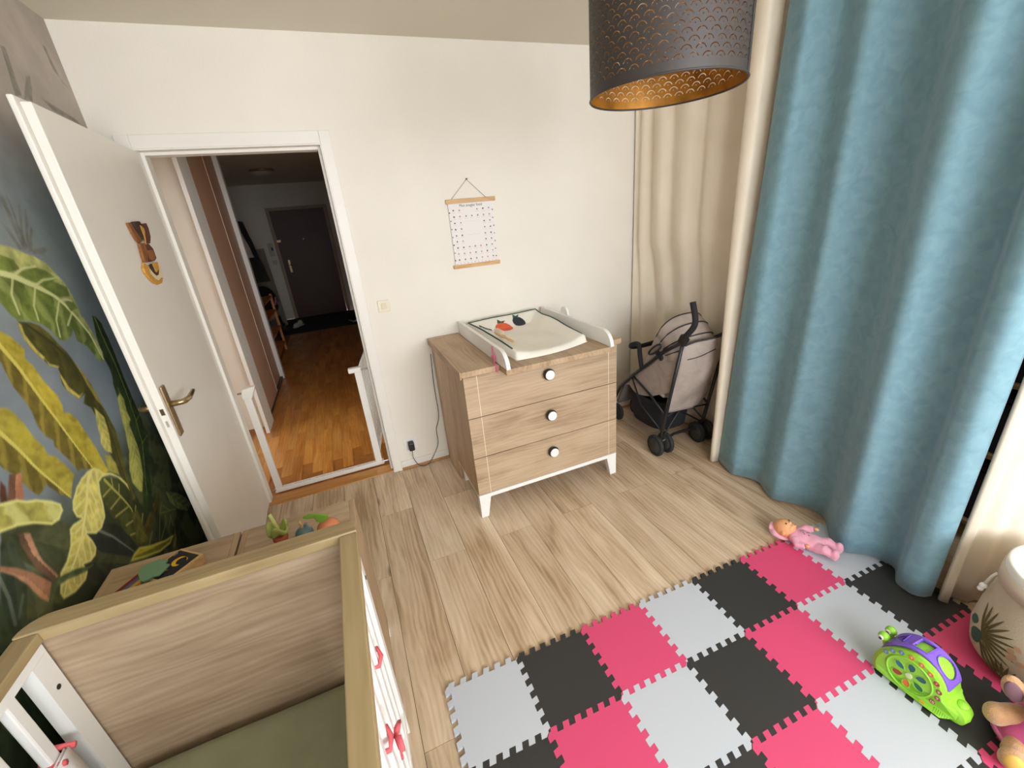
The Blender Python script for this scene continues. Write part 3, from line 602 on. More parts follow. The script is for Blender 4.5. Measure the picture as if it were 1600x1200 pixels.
glm = MB().tube([leafp(0, 0.74), leafp(GL, 0.74)], 0.012, 8).tube([leafp(0, 0.10), leafp(GL, 0.10)], 0.012, 8).tube([leafp(0, 0.10), leafp(0, 0.74)], 0.012, 8).tube([leafp(GL, 0.10), leafp(GL, 0.74)], 0.012, 8).build('gate_leaf', M_gate, gt, smooth=True)
for i in range(1, 9): MB().tube([leafp(GL*i/9, 0.105), leafp(GL*i/9, 0.735)], 0.006, 6).build('bar', M_gate, gt, smooth=True)
box('leaf_latch', M_gate, gt, 0.965, 1.0, 0.755, 0.79, 0.735, 0.815, bevel=0.008)

# ================================================================== CHEST OF DRAWERS
ch = thing('chest_of_drawers', 'oak chest of three drawers with white legs and black-white knobs', 'chest', (1.82, -0.40, 0))
DX0, DX1, DYF, DYB = 1.355, 2.278, -0.78, -0.028
box('side_panel', M_oakz, ch, DX0, DX0+0.02, DYF+0.018, DYB, 0.150, 0.874)
box('side_panel', M_oakz, ch, DX1-0.02, DX1, DYF+0.018, DYB, 0.150, 0.874)
box('rear_filler', M_oakz, ch, DX0, DX0+0.02, -0.33, DYB, 0.002, 0.1495)
box('rear_filler', M_oakz, ch, DX1-0.02, DX1, -0.33, DYB, 0.002, 0.1495)
box('back_panel', M_oak, ch, DX0+0.02, DX1-0.02, DYB-0.012, DYB, 0.150, 0.874)
box('bottom_panel', M_oak, ch, DX0+0.02, DX1-0.02, DYF+0.02, DYB-0.012, 0.152, 0.17)
box('carcass_top', M_oak, ch, DX0+0.02, DX1-0.02, DYF+0.02, DYB-0.012, 0.845, 0.873)
M_groove = pm('pale_groove', (226, 208, 180), 0.6)
M_knobr = pm('knob_black', (36, 33, 32), 0.4); M_knobw = pm('knob_white', (240, 238, 234), 0.3)
for z0, z1, zk in ((0.640, 0.8725, 0.795), (0.397, 0.636, 0.548), (0.156, 0.393, 0.309)):
    d = box('drawer', M_oak, ch, DX0, DX1, DYF, DYF+0.017, z0, z1, bevel=0.0012)
    for xx in (1.427, 2.222): box('inlay_line', M_groove, d, xx-0.0018, xx+0.0018, DYF-0.0006, DYF+0.004, z0+0.001, z1-0.001)
    kb = MB().lathe([(0.012, 0), (0.012, 0.008), (0.030, 0.012), (0.033, 0.022), (0.030, 0.031), (0.0265, 0.032)], 24, (1.828, DYF, zk), Matrix.Rotation(PI/2, 3, 'X')).build('knob', M_knobr, d, smooth=True)
    MB().lathe([(0.027, 0.0318), (0.027, 0.0345), (0.0245, 0.036)], 24, (1.828, DYF, zk), Matrix.Rotation(PI/2, 3, 'X')).build('knob_face', M_knobw, d, smooth=False)
box('top_board', M_oaky, ch, 1.347, 1.553, -0.786, -0.022, 0.8752, 0.905, bevel=0.0015)
box('top_board', M_oaky, ch, 2.188, 2.305, -0.786, -0.022, 0.8752, 0.905, bevel=0.0015)
box('top_rim', M_oaky, ch, 1.338, 1.346, -0.79, -0.014, 0.868, 0.911, bevel=0.0015)
box('top_rim', M_oak, ch, 1.3465, 1.553, -0.0215, -0.013, 0.868, 0.911, bevel=0.0015)
box('front_rail', M_white, ch, DX0, DX1, DYF+0.001, DYF+0.04, 0.128, 0.1515, bevel=0.001)
box('side_rail', pm('leg_cream', (226, 212, 186), 0.45), ch, DX0+0.001, DX0+0.012, -0.33, DYF+0.04, 0.137, 0.1515)
def leg(xa, sgn, y0, y1):
    xo = xa; P = [(xo, 0.0005), (xo+sgn*0.042, 0.0005), (xo+sgn*0.068, 0.130), (xo, 0.130)]
    MB().prism(P, lambda a, b_, t: (a, t, b_), y0, y1).build('leg', M_white, ch)
leg(DX0+0.0005, 1, DYF+0.002, DYF+0.038); leg(DX1-0.0005, -1, DYF+0.002, DYF+0.038)
leg(DX0+0.0205, 1, -0.37, -0.334); leg(DX1-0.0205, -1, -0.37, -0.334)
# changing tray with white side boards
ct = thing('changing_tray', 'wooden changing tray with two rounded white side boards on the chest', 'changing tray', (1.87, -0.45, 0.8752))
box('tray_board', M_oaky, ct, 1.5545, 2.1865, -0.882, -0.03, 0.8752, 0.905, bevel=0.0015)
def sideboard(x0, x1):
    P = [(-0.888, 0.9053), (-0.03, 0.9053), (-0.03, 0.99), (-0.80, 0.99)]
    P += [(-0.80-0.088*math.sin(a), 0.902+0.088*math.cos(a)) for a in [PI/2*i/7 for i in range(1, 7)]] + [(-0.888, 0.915)]
    MB().prism(P, lambda a, b_, t: (t, a, b_), x0, x1).build('side_board', M_white, ct, bevel=0.0015)
sideboard(1.556, 1.577); sideboard(2.164, 2.185)
MB().lathe([(0.05, -0.007), (0.05, 0.007)], 24, (2.194, -0.33, 0.985), Matrix.Rotation(PI/2, 3, 'Y')).build('rail_disc', M_white, ct, bevel=0.002)
# changing pad
cp = thing('changing_pad', 'padded white changing mat with green piping and printed fruit', 'changing pad', (1.87, -0.42, 0.9055))
def padz(a, b):
    # a across 0..1 (left-right), b along 0 (front)..1 (back)
    e = min(a, 1-a); side = max(0, 1-e/0.24)**1.3; back = max(0, (b-0.80)/0.20)**1.2
    lift = max(side*(0.55+0.45*min(1, b*2.2)), back)
    return 0.931+0.058*lift*(0.6+0.4*min(1, b*1.6))+0.016*back*(a+0.25)+0.004*math.sin(9*a+5*b)*math.sin(7*b)
def padxy(a, b): return 1.592+0.06*(1-b)*(1-a)+(2.120-1.592)*a, -0.785+0.06*a+(0.735-0.06*a)*b-0.035*math.sin(PI*a)*(1-b)
def padfn(a, b):
    x, y = padxy(a, b); e = min(a, 1-a, b, 1-b); z = padz(a, b)
    if e < 0.03: z = 0.907+(z-0.907)*math.sqrt(max(0, e/0.03))
    return (x, y, z)
m = MB().grid(padfn, 48, 48)
m.build('cushion', pm('pad_cotton', (238, 232, 220), 0.85, var=0.02, bump=0.4, bs=40), cp, smooth=True)
MB().grid(lambda a, b: (*padxy(a, b), 0.9065), 4, 4).build('underside', pm('pad_cotton', (238, 232, 220), 0.85), cp)
def padpt(a, b, dz=0.0): x, y = padxy(a, b); return (x, y, padz(a, b)+dz)
pip = [padpt(0.035, b/20*0.86+0.10, -0.002) for b in range(21)] + [padpt(0.06+0.88*a/20, 0.965, -0.002) for a in range(1, 20)] + [padpt(0.965, 0.96-b/20*0.90, -0.002) for b in range(21)]
MB().tube(pip, 0.0045, 6).build('piping', pm('green_piping', (26, 78, 70), 0.7), cp, smooth=True)
def decal(name, pts, mat, par, n0=0.0012):
    c = (sum(p[0] for p in pts)/len(pts), sum(p[1] for p in pts)/len(pts))
    m = MB(); k = len(pts); vs = [padpt(*c, n0)]; fs = []
    for s in (0.5, 1.0):
        for p in pts: vs.append(padpt(c[0]+(p[0]-c[0])*s, c[1]+(p[1]-c[1])*s, n0))
    for i in range(k): j = (i+1) % k; fs += [(0, 1+i, 1+j), (1+i, 1+k+i, 1+k+j, 1+j)]
    m.add(vs, fs).build(name, mat, par, fixn=True)
M_or = pm('print_orange', (226, 94, 58), 0.8, var=0.1, vs=80); M_dk = pm('print_dark', (40, 44, 52), 0.8, var=0.2, vs=90); M_gl = pm('print_leafgreen', (48, 92, 72), 0.8)
circ = lambda cx, cy, rx, ry, n=14: [(cx+rx*math.cos(2*PI*i/n), cy+ry*math.sin(2*PI*i/n)) for i in range(n)]
decal('strawberry_print', circ(0.41, 0.80, 0.110, 0.085), M_or, cp); decal('blackberry_print', circ(0.65, 0.845, 0.080, 0.075), M_dk, cp)
decal('berry_leaf_print', [(0.37, 0.88), (0.42, 0.86), (0.49, 0.90), (0.43, 0.90), (0.40, 0.93)], M_gl, cp); decal('berry_leaf_print', [(0.60, 0.90), (0.66, 0.89), (0.71, 0.945), (0.66, 0.93), (0.63, 0.955)], M_gl, cp)
decal('twig_print', [(0.13, 0.88), (0.18, 0.82), (0.24, 0.79), (0.25, 0.82), (0.20, 0.85), (0.14, 0.91)], M_gl, cp)
# baby hairbrush
bl = padpt(0.11, 0.36, 0); b0 = Vector((1.662, -0.46, 0.990)); b1 = Vector((1.690, -0.69, 0.974))
hbz = thing('baby_hairbrush', 'small wooden baby hairbrush with pale bristles on the changing mat', 'brush', tuple(b0))
MB().tube([b0, b0.lerp(b1, 0.12), b0.lerp(b1, 0.4), b0.lerp(b1, 0.55), b0.lerp(b1, 0.85), b1], [0.010, 0.017, 0.018, 0.009, 0.011, 0.006], 10, flat=0.5).build('wooden_body', M_beech, hbz, smooth=True)
m = MB()
for i in range(12):
    for j in range(-2, 3):
        p = b0.lerp(b1, 0.06+0.32*i/11)+Vector((j*0.005, 0, 0.005)); m.tube([p, p+Vector((j*0.0006, 0, 0.022))], 0.0013, 4)
br = m.build('bristles', pm('bristle', (232, 216, 184), 0.8), hbz); br['kind'] = 'stuff'
# pink ribbon tied at the tray's corner
rb = [(1.552, -0.70, 0.985), (1.548, -0.715, 0.955), (1.553, -0.728, 0.930), (1.546, -0.735, 0.912), (1.540, -0.752, 0.9075), (1.538, -0.775, 0.9072), (1.536, -0.792, 0.902), (1.535, -0.7935, 0.872)]
rbt = thing('pink_ribbon', 'thin pink ribbon tied beside the left white side board', 'ribbon', (1.545, -0.74, 0.906))
MB().tube(rb, 0.0035, 6).build('tail', pm('ribbon_pink', (232, 104, 150), 0.5), rbt, smooth=True)
MB().ell((1.546, -0.715, 0.93), (0.006, 0.014, 0.010)).ell((1.548, -0.735, 0.935), (0.006, 0.012, 0.010)).build('bow', pm('ribbon_pink', (232, 104, 150), 0.5), rbt, smooth=True)
# ---- wall chart
wc = thing('wall_chart', 'paper picture chart hung by a string between two wooden slats', 'poster', (1.745, -0.001, 1.33))
M_slat = wood('poster_slat', (186, 140, 84), (204, 160, 104), (216, 176, 122), grain=0, across=2, sc=4)
box('hanging_slat', M_slat, wc, 1.585, 1.906, -0.016, -0.001, 1.706, 1.731, bevel=0.002)
box('hanging_slat', M_slat, wc, 1.583, 1.900, -0.016, -0.001, 1.322, 1.345, bevel=0.002)
box('paper', pm('paper_white', (236, 230, 226), 0.85, var=0.01), wc, 1.598, 1.887, -0.0095, -0.0085, 1.340, 1.710)
MB().tube([(1.625, -0.008, 1.731), (1.735, -0.008, 1.836), (1.845, -0.008, 1.731)], 0.0012, 5).build('string', pm('twine', (120, 104, 80), 0.9), wc)
MB().lathe([(0.004, 0.0), (0.004, 0.012), (0.0055, 0.013)], 10, (1.735, -0.001, 1.838), Matrix.Rotation(PI/2, 3, 'X')).build('nail', pm('nail_steel', (90, 88, 84), 0.4, metal=0.8), wc)
prints = {'d': MB(), 'o': MB(), 'g': MB(), 'l': MB()}
rp = random.Random(5)
def icon(mb, x, z, r, n, rough=0.35):
    pts = [(x+r*(1+rp.uniform(-rough, rough))*math.cos(2*PI*i/n), -0.0099, z+r*(1+rp.uniform(-rough, rough))*math.sin(2*PI*i/n)) for i in range(n)]
    mb.add([(x, -0.0099, z)]+pts, [(0, 1+i, 1+(i+1) % n) for i in range(n)])
for r in range(9):
    for c in range(7):
        if 2 <= r <= 5 and 2 <= c <= 4: continue
        if r == 0 and c in (2, 3): continue
        x = 1.627+c*0.0385; z = 1.667-r*0.0365
        icon(prints['dodg'[rp.randrange(4)]], x, z, 0.0050, 9)
        for q in range(4): prints['l'].box(x-0.011+q*0.006, x-0.007+q*0.006, -0.0099, -0.0096, z-0.0135, z-0.0120)
for s in (1.603, 1.880):
    for q in range(7): icon(prints['g' if q % 2 else 'd'], s+rp.uniform(-0.002, 0.002), 1.655-q*0.047, 0.0045, 6)
for q in range(12): icon(prints['og'[q % 2]], 1.61+q*0.024, 1.349+rp.uniform(0, 0.004), 0.003, 6)
prints['l'].box(1.700, 1.785, -0.0099, -0.0096, 1.520, 1.5208).box(1.695, 1.789, -0.0099, -0.0096, 1.600, 1.6005).box(1.695, 1.789, -0.0099, -0.0096, 1.445, 1.4455)
for kx, col in (('d', (96, 88, 80)), ('o', (206, 146, 112)), ('g', (136, 138, 112)), ('l', (184, 178, 172))): prints[kx].build('print', pm('chart_'+kx, col, 0.9), wc)['kind'] = 'stuff'
vs, fs = text_geo('Mon imagier food', 0.024)
MB().add([(1.742+v[0]*0.86, -0.0100, 1.692+v[1]) for v in vs], fs).build('title', pm('chart_title', (60, 54, 50), 0.9), wc)
# ---- switch, socket, charger
sw = thing('light_switch', 'square ivory light switch on the wall beside the door casing', 'switch', (1.11, -0.001, 1.16))
M_ivory = pm('switch_ivory', (232, 222, 198), 0.4, var=0.01)
box('plate', M_ivory, sw, 1.074, 1.145, -0.010, -0.001, 1.125, 1.196, bevel=0.003)
box('rocker', pm('rocker_ivory', (226, 212, 184), 0.4), sw, 1.094, 1.125, -0.0165, -0.0102, 1.143, 1.178, bevel=0.002)
so = thing('wall_socket', 'white wall socket above the baseboard beside the door', 'socket', (1.10, -0.001, 0.185))
box('plate', M_white, so, 1.055, 1.145, -0.010, -0.001, 0.140, 0.228, bevel=0.003)
cgt = thing('phone_charger', 'black plug-in charger with a thin cable running behind the chest', 'charger', (1.10, -0.011, 0.18))
box('plug_body', M_black, cgt, 1.082, 1.122, -0.060, -0.0105, 0.150, 0.212, bevel=0.008)
cab = catmull([(1.101, -0.045, 0.15), (1.101, -0.042, 0.083), (1.136, -0.04, 0.012), (1.197, -0.04, 0.008), (1.245, -0.03, 0.06), (1.291, -0.02, 0.14), (1.295, -0.02, 0.25), (1.32, -0.02, 0.315), (1.331, -0.018, 0.39), (1.333, -0.012, 0.60), (1.345, -0.008, 0.80)], 5)
MB().tube(cab, 0.0022, 6).build('cable', M_black, cgt, smooth=True)
# ---- giraffe-like wooden ornament glued on the door
orn = thing('wooden_ornament', 'carved brown wooden animal ornament with gold ring fixed on the open door', 'ornament', dp(0.42, 0.001, 1.5))
M_w1 = wood('ornament_mid', (110, 66, 26), (136, 84, 36), (154, 100, 48), grain=2, across=1, sc=4); M_w2 = pm('ornament_dark', (58, 36, 20), 0.5, var=0.2, vs=60)
M_w3 = pm('ornament_gold', (206, 152, 62), 0.5, var=0.15, vs=60); M_w4 = pm('ornament_pale', (232, 214, 170), 0.6, var=0.08, vs=90); M_w5 = pm('ornament_red', (92, 48, 30), 0.5, var=0.2, vs=60)
def opoly(nm, pts, mat, t0, t1):
    P3 = []
    for a, b_ in pts:
        p = hitp(180+a/9.23, 330+b_/9.23, dp(0, 0, 0), nrm); d_ = p-np.array([HX, HY, 0]); P3.append((float(np.dot(d_, u)), float(d_[2])))
    MB().prism(P3, lambda a, b_, t: dp(a, t, b_), t0, t1).build(nm, mat, orn, bevel=0.0015)
opoly('limb', [(140, 170), (180, 165), (220, 230), (300, 350), (360, 430), (320, 465), (280, 430), (220, 330)], M_w1, 0.001, 0.010)
opoly('limb', [(215, 155), (300, 145), (350, 210), (370, 300), (380, 390), (345, 425), (290, 330), (240, 240)], M_w2, 0.0008, 0.012)
opoly('inlay', [(300, 205), (340, 230), (370, 290), (375, 350), (395, 490), (380, 480), (355, 360), (320, 270)], M_w3, 0.0125, 0.0145)
opoly('limb', [(370, 185), (405, 175), (440, 250), (470, 370), (465, 470), (430, 460), (392, 390), (372, 290)], M_w5, 0.0006, 0.011)
opoly('torso', [(310, 470), (385, 462), (420, 600), (435, 740), (385, 740), (350, 620)], M_w1, 0.001, 0.011)
opoly('torso', [(400, 470), (450, 475), (510, 540), (560, 680), (540, 715), (475, 735), (440, 690), (412, 560)], M_w5, 0.001, 0.0095)
opoly('inlay', [(415, 570), (480, 560), (525, 640), (530, 690), (490, 720), (450, 690)], M_w1, 0.0097, 0.0125)
opoly('ring', [(372, 748), (440, 790), (470, 900), (540, 980), (600, 1010), (655, 960), (640, 1040), (590, 1062), (540, 1045), (470, 985), (400, 890), (370, 830)], M_w3, 0.001, 0.010)
opoly('face', [(450, 800), (480, 760), (600, 745), (640, 850), (652, 950), (600, 1005), (540, 975), (475, 900)], M_w4, 0.001, 0.0085)
opoly('muzzle', [(440, 780), (480, 760), (540, 880), (570, 840), (590, 845), (585, 920), (560, 935), (520, 900), (460, 830)], M_w2, 0.0087, 0.0115)
opoly('inlay', [(480, 755), (560, 735), (580, 830), (550, 890), (530, 880)], M_w3, 0.0118, 0.0135)

# ================================================================== CRIB
cr = thing('baby_crib', 'oak and white baby crib with barred sides along the mural wall', 'crib', (0.435, -2.3, 0))
CX0, CX1, CY1, CY0 = 0.083, 0.787, -1.668, -2.96
box('headboard', M_crib, cr, CX0+0.01, CX1-0.01, -1.714, -1.690, 0.14, 0.8495)
def capx(y0, y1, flip):
    P = []
    for r, cx, cy, a0 in ((0.05, CX0+0.05, y1-0.05, PI/2), (0.028, CX1-0.028, y1-0.028, 0)) if flip > 0 else ((0.028, CX1-0.028, y0+0.028, -PI/2), (0.05, CX0+0.05, y0+0.05, PI)):
        arc = [(cx+r*math.cos(a0+PI/2*(i/6)), cy+r*math.sin(a0+PI/2*(i/6))) for i in range(7)]
        P += arc[::-1]
    P += [(CX1, y0), (CX0, y0)] if flip > 0 else [(CX0, y1), (CX1, y1)]
    return P
MB().prism(capx(-1.722, CY1, 1), lambda a, b_, t: (a, b_, t), 0.850, 0.880).build('top_cap', M_cap, cr, bevel=0.003)
MB().prism(capx(CY0, -2.906, -1), lambda a, b_, t: (a, b_, t), 0.850, 0.880).build('top_cap', M_cap, cr, bevel=0.003)
box('footboard', M_crib, cr, CX0+0.01, CX1-0.01, -2.94, -2.914, 0.14, 0.8495)
for xa, xb, xi in ((CX0, 0.128, 0.106), (0.742, CX1, 0.764)):
    box('side_cap', M_capy, cr, xa, xb, -2.905, -1.7225, 0.851, 0.876, bevel=0.003)
    box('upper_rail', M_white, cr, xi-0.015, xi+0.015, -2.905, -1.7225, 0.825, 0.8505)
    box('lower_rail', M_white, cr, xi-0.015, xi+0.015, -2.905, -1.7225, 0.16, 0.20, bevel=0.002)
    box('stile', M_white, cr, xi-0.015, xi+0.015, -1.772, -1.7225, 0.2005, 0.8245); box('stile', M_white, cr, xi-0.015, xi+0.015, -2.905, -2.856, 0.2005, 0.8245)
    y = -1.835
    while y > -2.84:
        box('bar', M_white, cr, xi-0.010, xi+0.010, y-0.014, y+0.014, 0.2005, 0.8245, bevel=0.004); y -= 0.082
for xx in (0.106, 0.764):
    for yy, sg in ((-1.748, 1), (-2.88, 1)): MB().lathe([(0.006, 0), (0.006, 0.0015)], 10, (xx+(0.015 if xx < 0.4 else 0.0155)-(0 if xx < 0.4 else 0), yy, 0.74), Matrix.Rotation(PI/2, 3, 'Y')).build('bolt_hole', M_black, cr)
for xx in (CX0+0.012, CX1-0.052):
    for yy in (-1.7138, -2.9385): box('leg', M_white, cr, xx, xx+0.04, yy, yy+0.02 if yy > -2 else yy+0.02, 0.0005, 0.1395)
m = box('slat_base', M_white, cr, 0.125, 0.745, -2.90, -1.73, 0.205, 0.225)
mt = thing('crib_mattress', 'crib mattress under a plain sage green fitted sheet', 'mattress', (0.435, -2.3, 0.2255))
M_sheet = pm('sage_sheet', (134, 134, 102), 0.9, var=0.08, vs=12, bump=0.25, bs=30, sheen=0.2)
def shfn(a, b):
    x = 0.126+0.618*a; y = -2.895+1.160*b; e = min(a*0.618, (1-a)*0.618, b*1.16, (1-b)*1.16)
    z = 0.402+0.004*math.sin(6*a+3*b)*math.sin(4*b+1)
    if e < 0.025: z = 0.375+(z-0.375)*math.sqrt(e/0.025)
    return (x, y, z)
MB().grid(shfn, 40, 60).build('sheet_top', M_sheet, mt, smooth=True)
box('sheet_body', M_sheet, mt, 0.126, 0.744, -2.895, -1.735, 0.2255, 0.3745)
# bed bumper panels with ribbons
M_bump = pm('bumper_cotton', (232, 228, 228), 0.9, var=0.03)
M_coral = pm('coral_ribbon', (222, 96, 104), 0.6, var=0.1, vs=30)
def bumper(lab, xi, sgn, yA):
    t = thing('crib_bumper', lab, 'bumper', (xi, -2.3, 0.42))
    def fn(a, b):
        y = yA-(2.86+yA)*a; z = 0.415+0.225*b; bul = 0.010*math.sin(PI*b)*(0.6+0.4*math.sin(14*a)); return (xi+sgn*(0.004+bul), y, z)
    def fn2(a, b): p = fn(a, b); return (xi-sgn*0.003, p[1], p[2])
    m = MB().grid(fn, 40, 8).grid(fn2, 40, 8); m.build('panel', M_bump, t, smooth=True, solid=0.002)
    lm = MB(); pk = MB(); rr = random.Random(3)
    for i in range(26):
        a = rr.uniform(0.03, 0.97); b = rr.uniform(0.12, 0.88); s = rr.uniform(0.012, 0.022); an = rr.uniform(0, 6.28)
        for off_, tgt in ((-1, lm), (1, lm if i % 3 else pk)):
            c = fn2(a, b) ; xx = xi-sgn*0.0055
            P = [(c[1]+s*(math.cos(an)*uu-math.sin(an)*vv*0.4), c[2]+s*(math.sin(an)*uu+math.cos(an)*vv*0.4)) for uu, vv in ((-1, 0), (-0.4, 0.8), (0.4, 0.7), (1, 0), (0.4, -0.7), (-0.4, -0.8))]
            tgt.add([(xx-sgn*0.0003*off_, p[0]+off_*0.01, p[1]) for p in P], [tuple(range(6))]) if off_ < 0 or i % 3 == 0 else None
    lm.build('leaf_print', pm('bumper_green', (150, 168, 152), 0.9), t); pk.build('flower_print', pm('bumper_pink', (232, 150, 156), 0.9), t)
    for q, yy in enumerate((yA-0.01, yA-0.20, yA-0.45, yA-0.75)):
        xb = xi - sgn*0.018; zt = 0.625 if q else 0.63
        kn = MB()
        kn.tube([(xi+sgn*0.010, yy+0.018, zt), (xb-sgn*0.014, yy+0.02, zt+0.01), (xb-sgn*0.020, yy, zt+0.005), (xb-sgn*0.014, yy-0.02, zt), (xi+sgn*0.010, yy-0.018, zt)], 0.006, 6, flat=1.3)
        ko = kn.build('ribbon_tie', M_coral, t, smooth=True)
        lo = MB()
        kx = xb-sgn*0.026
        if q == 0:
            continue
        for sg in (-1, 1):
            lo.tube([(kx, yy, zt), (kx-sgn*0.008, yy+sg*0.011, zt+0.010), (kx-sgn*0.010, yy+sg*0.026, zt-0.004), (kx-sgn*0.005, yy+sg*0.012, zt-0.012), (kx, yy, zt)], [0.003, 0.007, 0.009, 0.007, 0.003], 6, flat=0.6)
            lo.tube([(kx, yy, zt), (kx-sgn*0.004, yy+sg*0.006, zt-0.025), (kx-sgn*0.004, yy+sg*0.012, zt-0.055)], [0.004, 0.005, 0.007], 6, flat=0.4)
        lo.build('bow', M_coral, t, smooth=True)
bumper('white leaf-print bumper tied with coral bows inside the wall-side bars', 0.126, 1, -1.82)
bumper('white leaf-print bumper tied with coral bows to the room-side bars', 0.744, -1, -1.90)

# ================================================================== CUBE TABLES behind the headboard and the toys on them
def cube_table(lab, x0, x1):
    t = thing('bedside_cube', lab, 'cabinet', ((x0+x1)/2, -1.46, 0))
    y0, y1, zt = -1.655, -1.272, 0.69
    box('top', M_oak, t, x0+0.0185, x1-0.0185, y0, y1, zt-0.018, zt, bevel=0.001)
    box('side', M_oaky, t, x0, x0+0.018, y0, y1, 0.06, zt, bevel=0.001); box('side', M_oaky, t, x1-0.018, x1, y0, y1, 0.06, zt, bevel=0.001)
    box('back', M_oak, t, x0+0.0185, x1-0.0185, y0, y0+0.012, 0.08, zt-0.019)
    box('shelf', M_oak, t, x0+0.0185, x1-0.0185, y0+0.0125, y1, 0.36, 0.378); box('bottom', M_oak, t, x0+0.0185, x1-0.0185, y0+0.0125, y1, 0.08, 0.098)
    for xx in (x0+0.001, x1-0.037):
        for yy in (y0+0.002, y1-0.038): box('foot', M_white, t, xx, xx+0.036, yy, yy+0.036, 0.0005, 0.0595)
cube_table('oak bedside cube touching the mural wall behind the headboard', 0.026, 0.389)
cube_table('oak bedside cube with vegetable toys behind the crib headboard', 0.396, 0.762)
ZT = 0.6905
def onz(px, py, z=ZT): p = hit(px, py, 2, z); return Vector((p[0], p[1], p[2]))
# cactus-like potted toy
t = thing('potted_toy_plant', 'small toy plant with pale green flower in a rust pot', 'toy', (0.540, -1.438, ZT)); t.scale = (0.74, 0.74, 1.12)
MB().lathe([(0.018, 0), (0.026, 0.03), (0.030, 0.034), (0.030, 0.046), (0.022, 0.047)], 20).build('pot', pm('rust_clay', (166, 82, 54), 0.7), t, world=False, smooth=True)
def flow(a, b):
    th = 2*PI*a; r = 0.010+0.030*b; return (r*math.cos(th), r*math.sin(th), 0.052+0.022*b*b+0.013*b*math.sin(3*th))
MB().grid(flow, 36, 6).build('flower', pm('pale_felt_green', (164, 172, 92), 0.9, var=0.1), t, world=False, smooth=True, solid=0.008)
MB().tube([(0, 0, 0.044), (0.0, 0.0, 0.07), (-0.012, 0.006, 0.118)], [0.008, 0.0075, 0.0075], 10).build('stalk', pm('stalk_green', (178, 182, 104), 0.8), t, world=False, smooth=True)
t = thing('blue_toy_beet', 'rounded blue-grey toy vegetable with wooden stem', 'toy', (0.610, -1.450, ZT)); t.scale = (0.95, 0.95, 1.15)
MB().lathe([(0.010, 0), (0.024, 0.008), (0.030, 0.026), (0.027, 0.042), (0.016, 0.053), (0.004, 0.056)], 22).build('bulb', pm('toy_blue', (86, 114, 116), 0.35), t, world=False, smooth=True)
MB().tube([(0, 0, 0.05), (-0.004, 0.0, 0.078)], 0.0055, 8).build('stem', M_beech, t, world=False, smooth=True)
MB().tube([(0.006, 0, 0.052), (0.014, 0.002, 0.064)], 0.004, 8).build('twig', pm('toy_blue', (86, 114, 116), 0.35), t, world=False, smooth=True)
t = thing('orange_toy_onion', 'round terracotta toy vegetable with bright green felt leaf', 'toy', (0.682, -1.450, ZT))
MB().lathe([(0.010, 0), (0.028, 0.008), (0.037, 0.028), (0.034, 0.044), (0.020, 0.058), (0.003, 0.062)], 24).build('bulb', pm('toy_orange', (206, 128, 88), 0.55), t, world=False, smooth=True)
lp = [(0.0, 0.0), (0.016, 0.018), (0.016, 0.034), (0.002, 0.048), (-0.010, 0.060), (-0.030, 0.072), (-0.048, 0.072), (-0.054, 0.060), (-0.044, 0.050), (-0.026, 0.044), (-0.020, 0.034), (-0.022, 0.018), (-0.012, 0.004)]
MB().prism(lp, lambda a, b_, t_: (a-0.008+t_*0.2, 0.006-b_*0.25+t_, 0.056+b_*0.75), -0.0025, 0.0025).build('leaf', pm('felt_green', (116, 160, 50), 0.9, var=0.08), t, world=False, bevel=0.001)
# wooden night box with crescent moon
ang = math.atan2(-0.653, 0.757)
t = thing('moon_box', 'small wooden box with black face and yellow crescent moon', 'toy', (0.236, -1.400, ZT), (0, 0, ang))
MB().box(-0.050, 0.050, -0.060, 0.060, 0, 0.034).build('frame', M_beech, t, world=False, bevel=0.002)
box('night_panel', pm('night_black', (26, 27, 34), 0.7), t, -0.042, 0.042, -0.052, 0.052, 0.0342, 0.0352, world=False)
P = [(0.020*math.cos(a), 0.020*math.sin(a)) for a in [0.5+4.9*i/16 for i in range(17)]] + [(0.006+0.0155*math.cos(a), 0.004+0.0155*math.sin(a)) for a in [5.2-4.5*i/16 for i in range(17)]]
MB().prism(P, lambda a, b_, t_: (a+0.006, b_+0.016, t_), 0.0352, 0.0362).build('moon', pm('moon_yellow', (232, 178, 44), 0.7), t, world=False)
st = MB()
for sx, sy, r in ((-0.018, -0.012, 0.005), (0.004, -0.020, 0.004), (-0.006, -0.030, 0.003)):
    pts = [(sx+r*(1 if i % 2 == 0 else 0.45)*math.cos(PI*i/5), sy+r*(1 if i % 2 == 0 else 0.45)*math.sin(PI*i/5)) for i in range(10)]
    st.prism(pts, lambda a, b_, t_: (a, b_, t_), 0.0352, 0.0358)
st.build('stars', pm('star_orange', (214, 120, 70), 0.7), t, world=False)
box('caption_mark', pm('caption_pale', (190, 190, 190), 0.8), t, -0.038, -0.036, 0.028, 0.042, 0.0352, 0.0355, world=False)
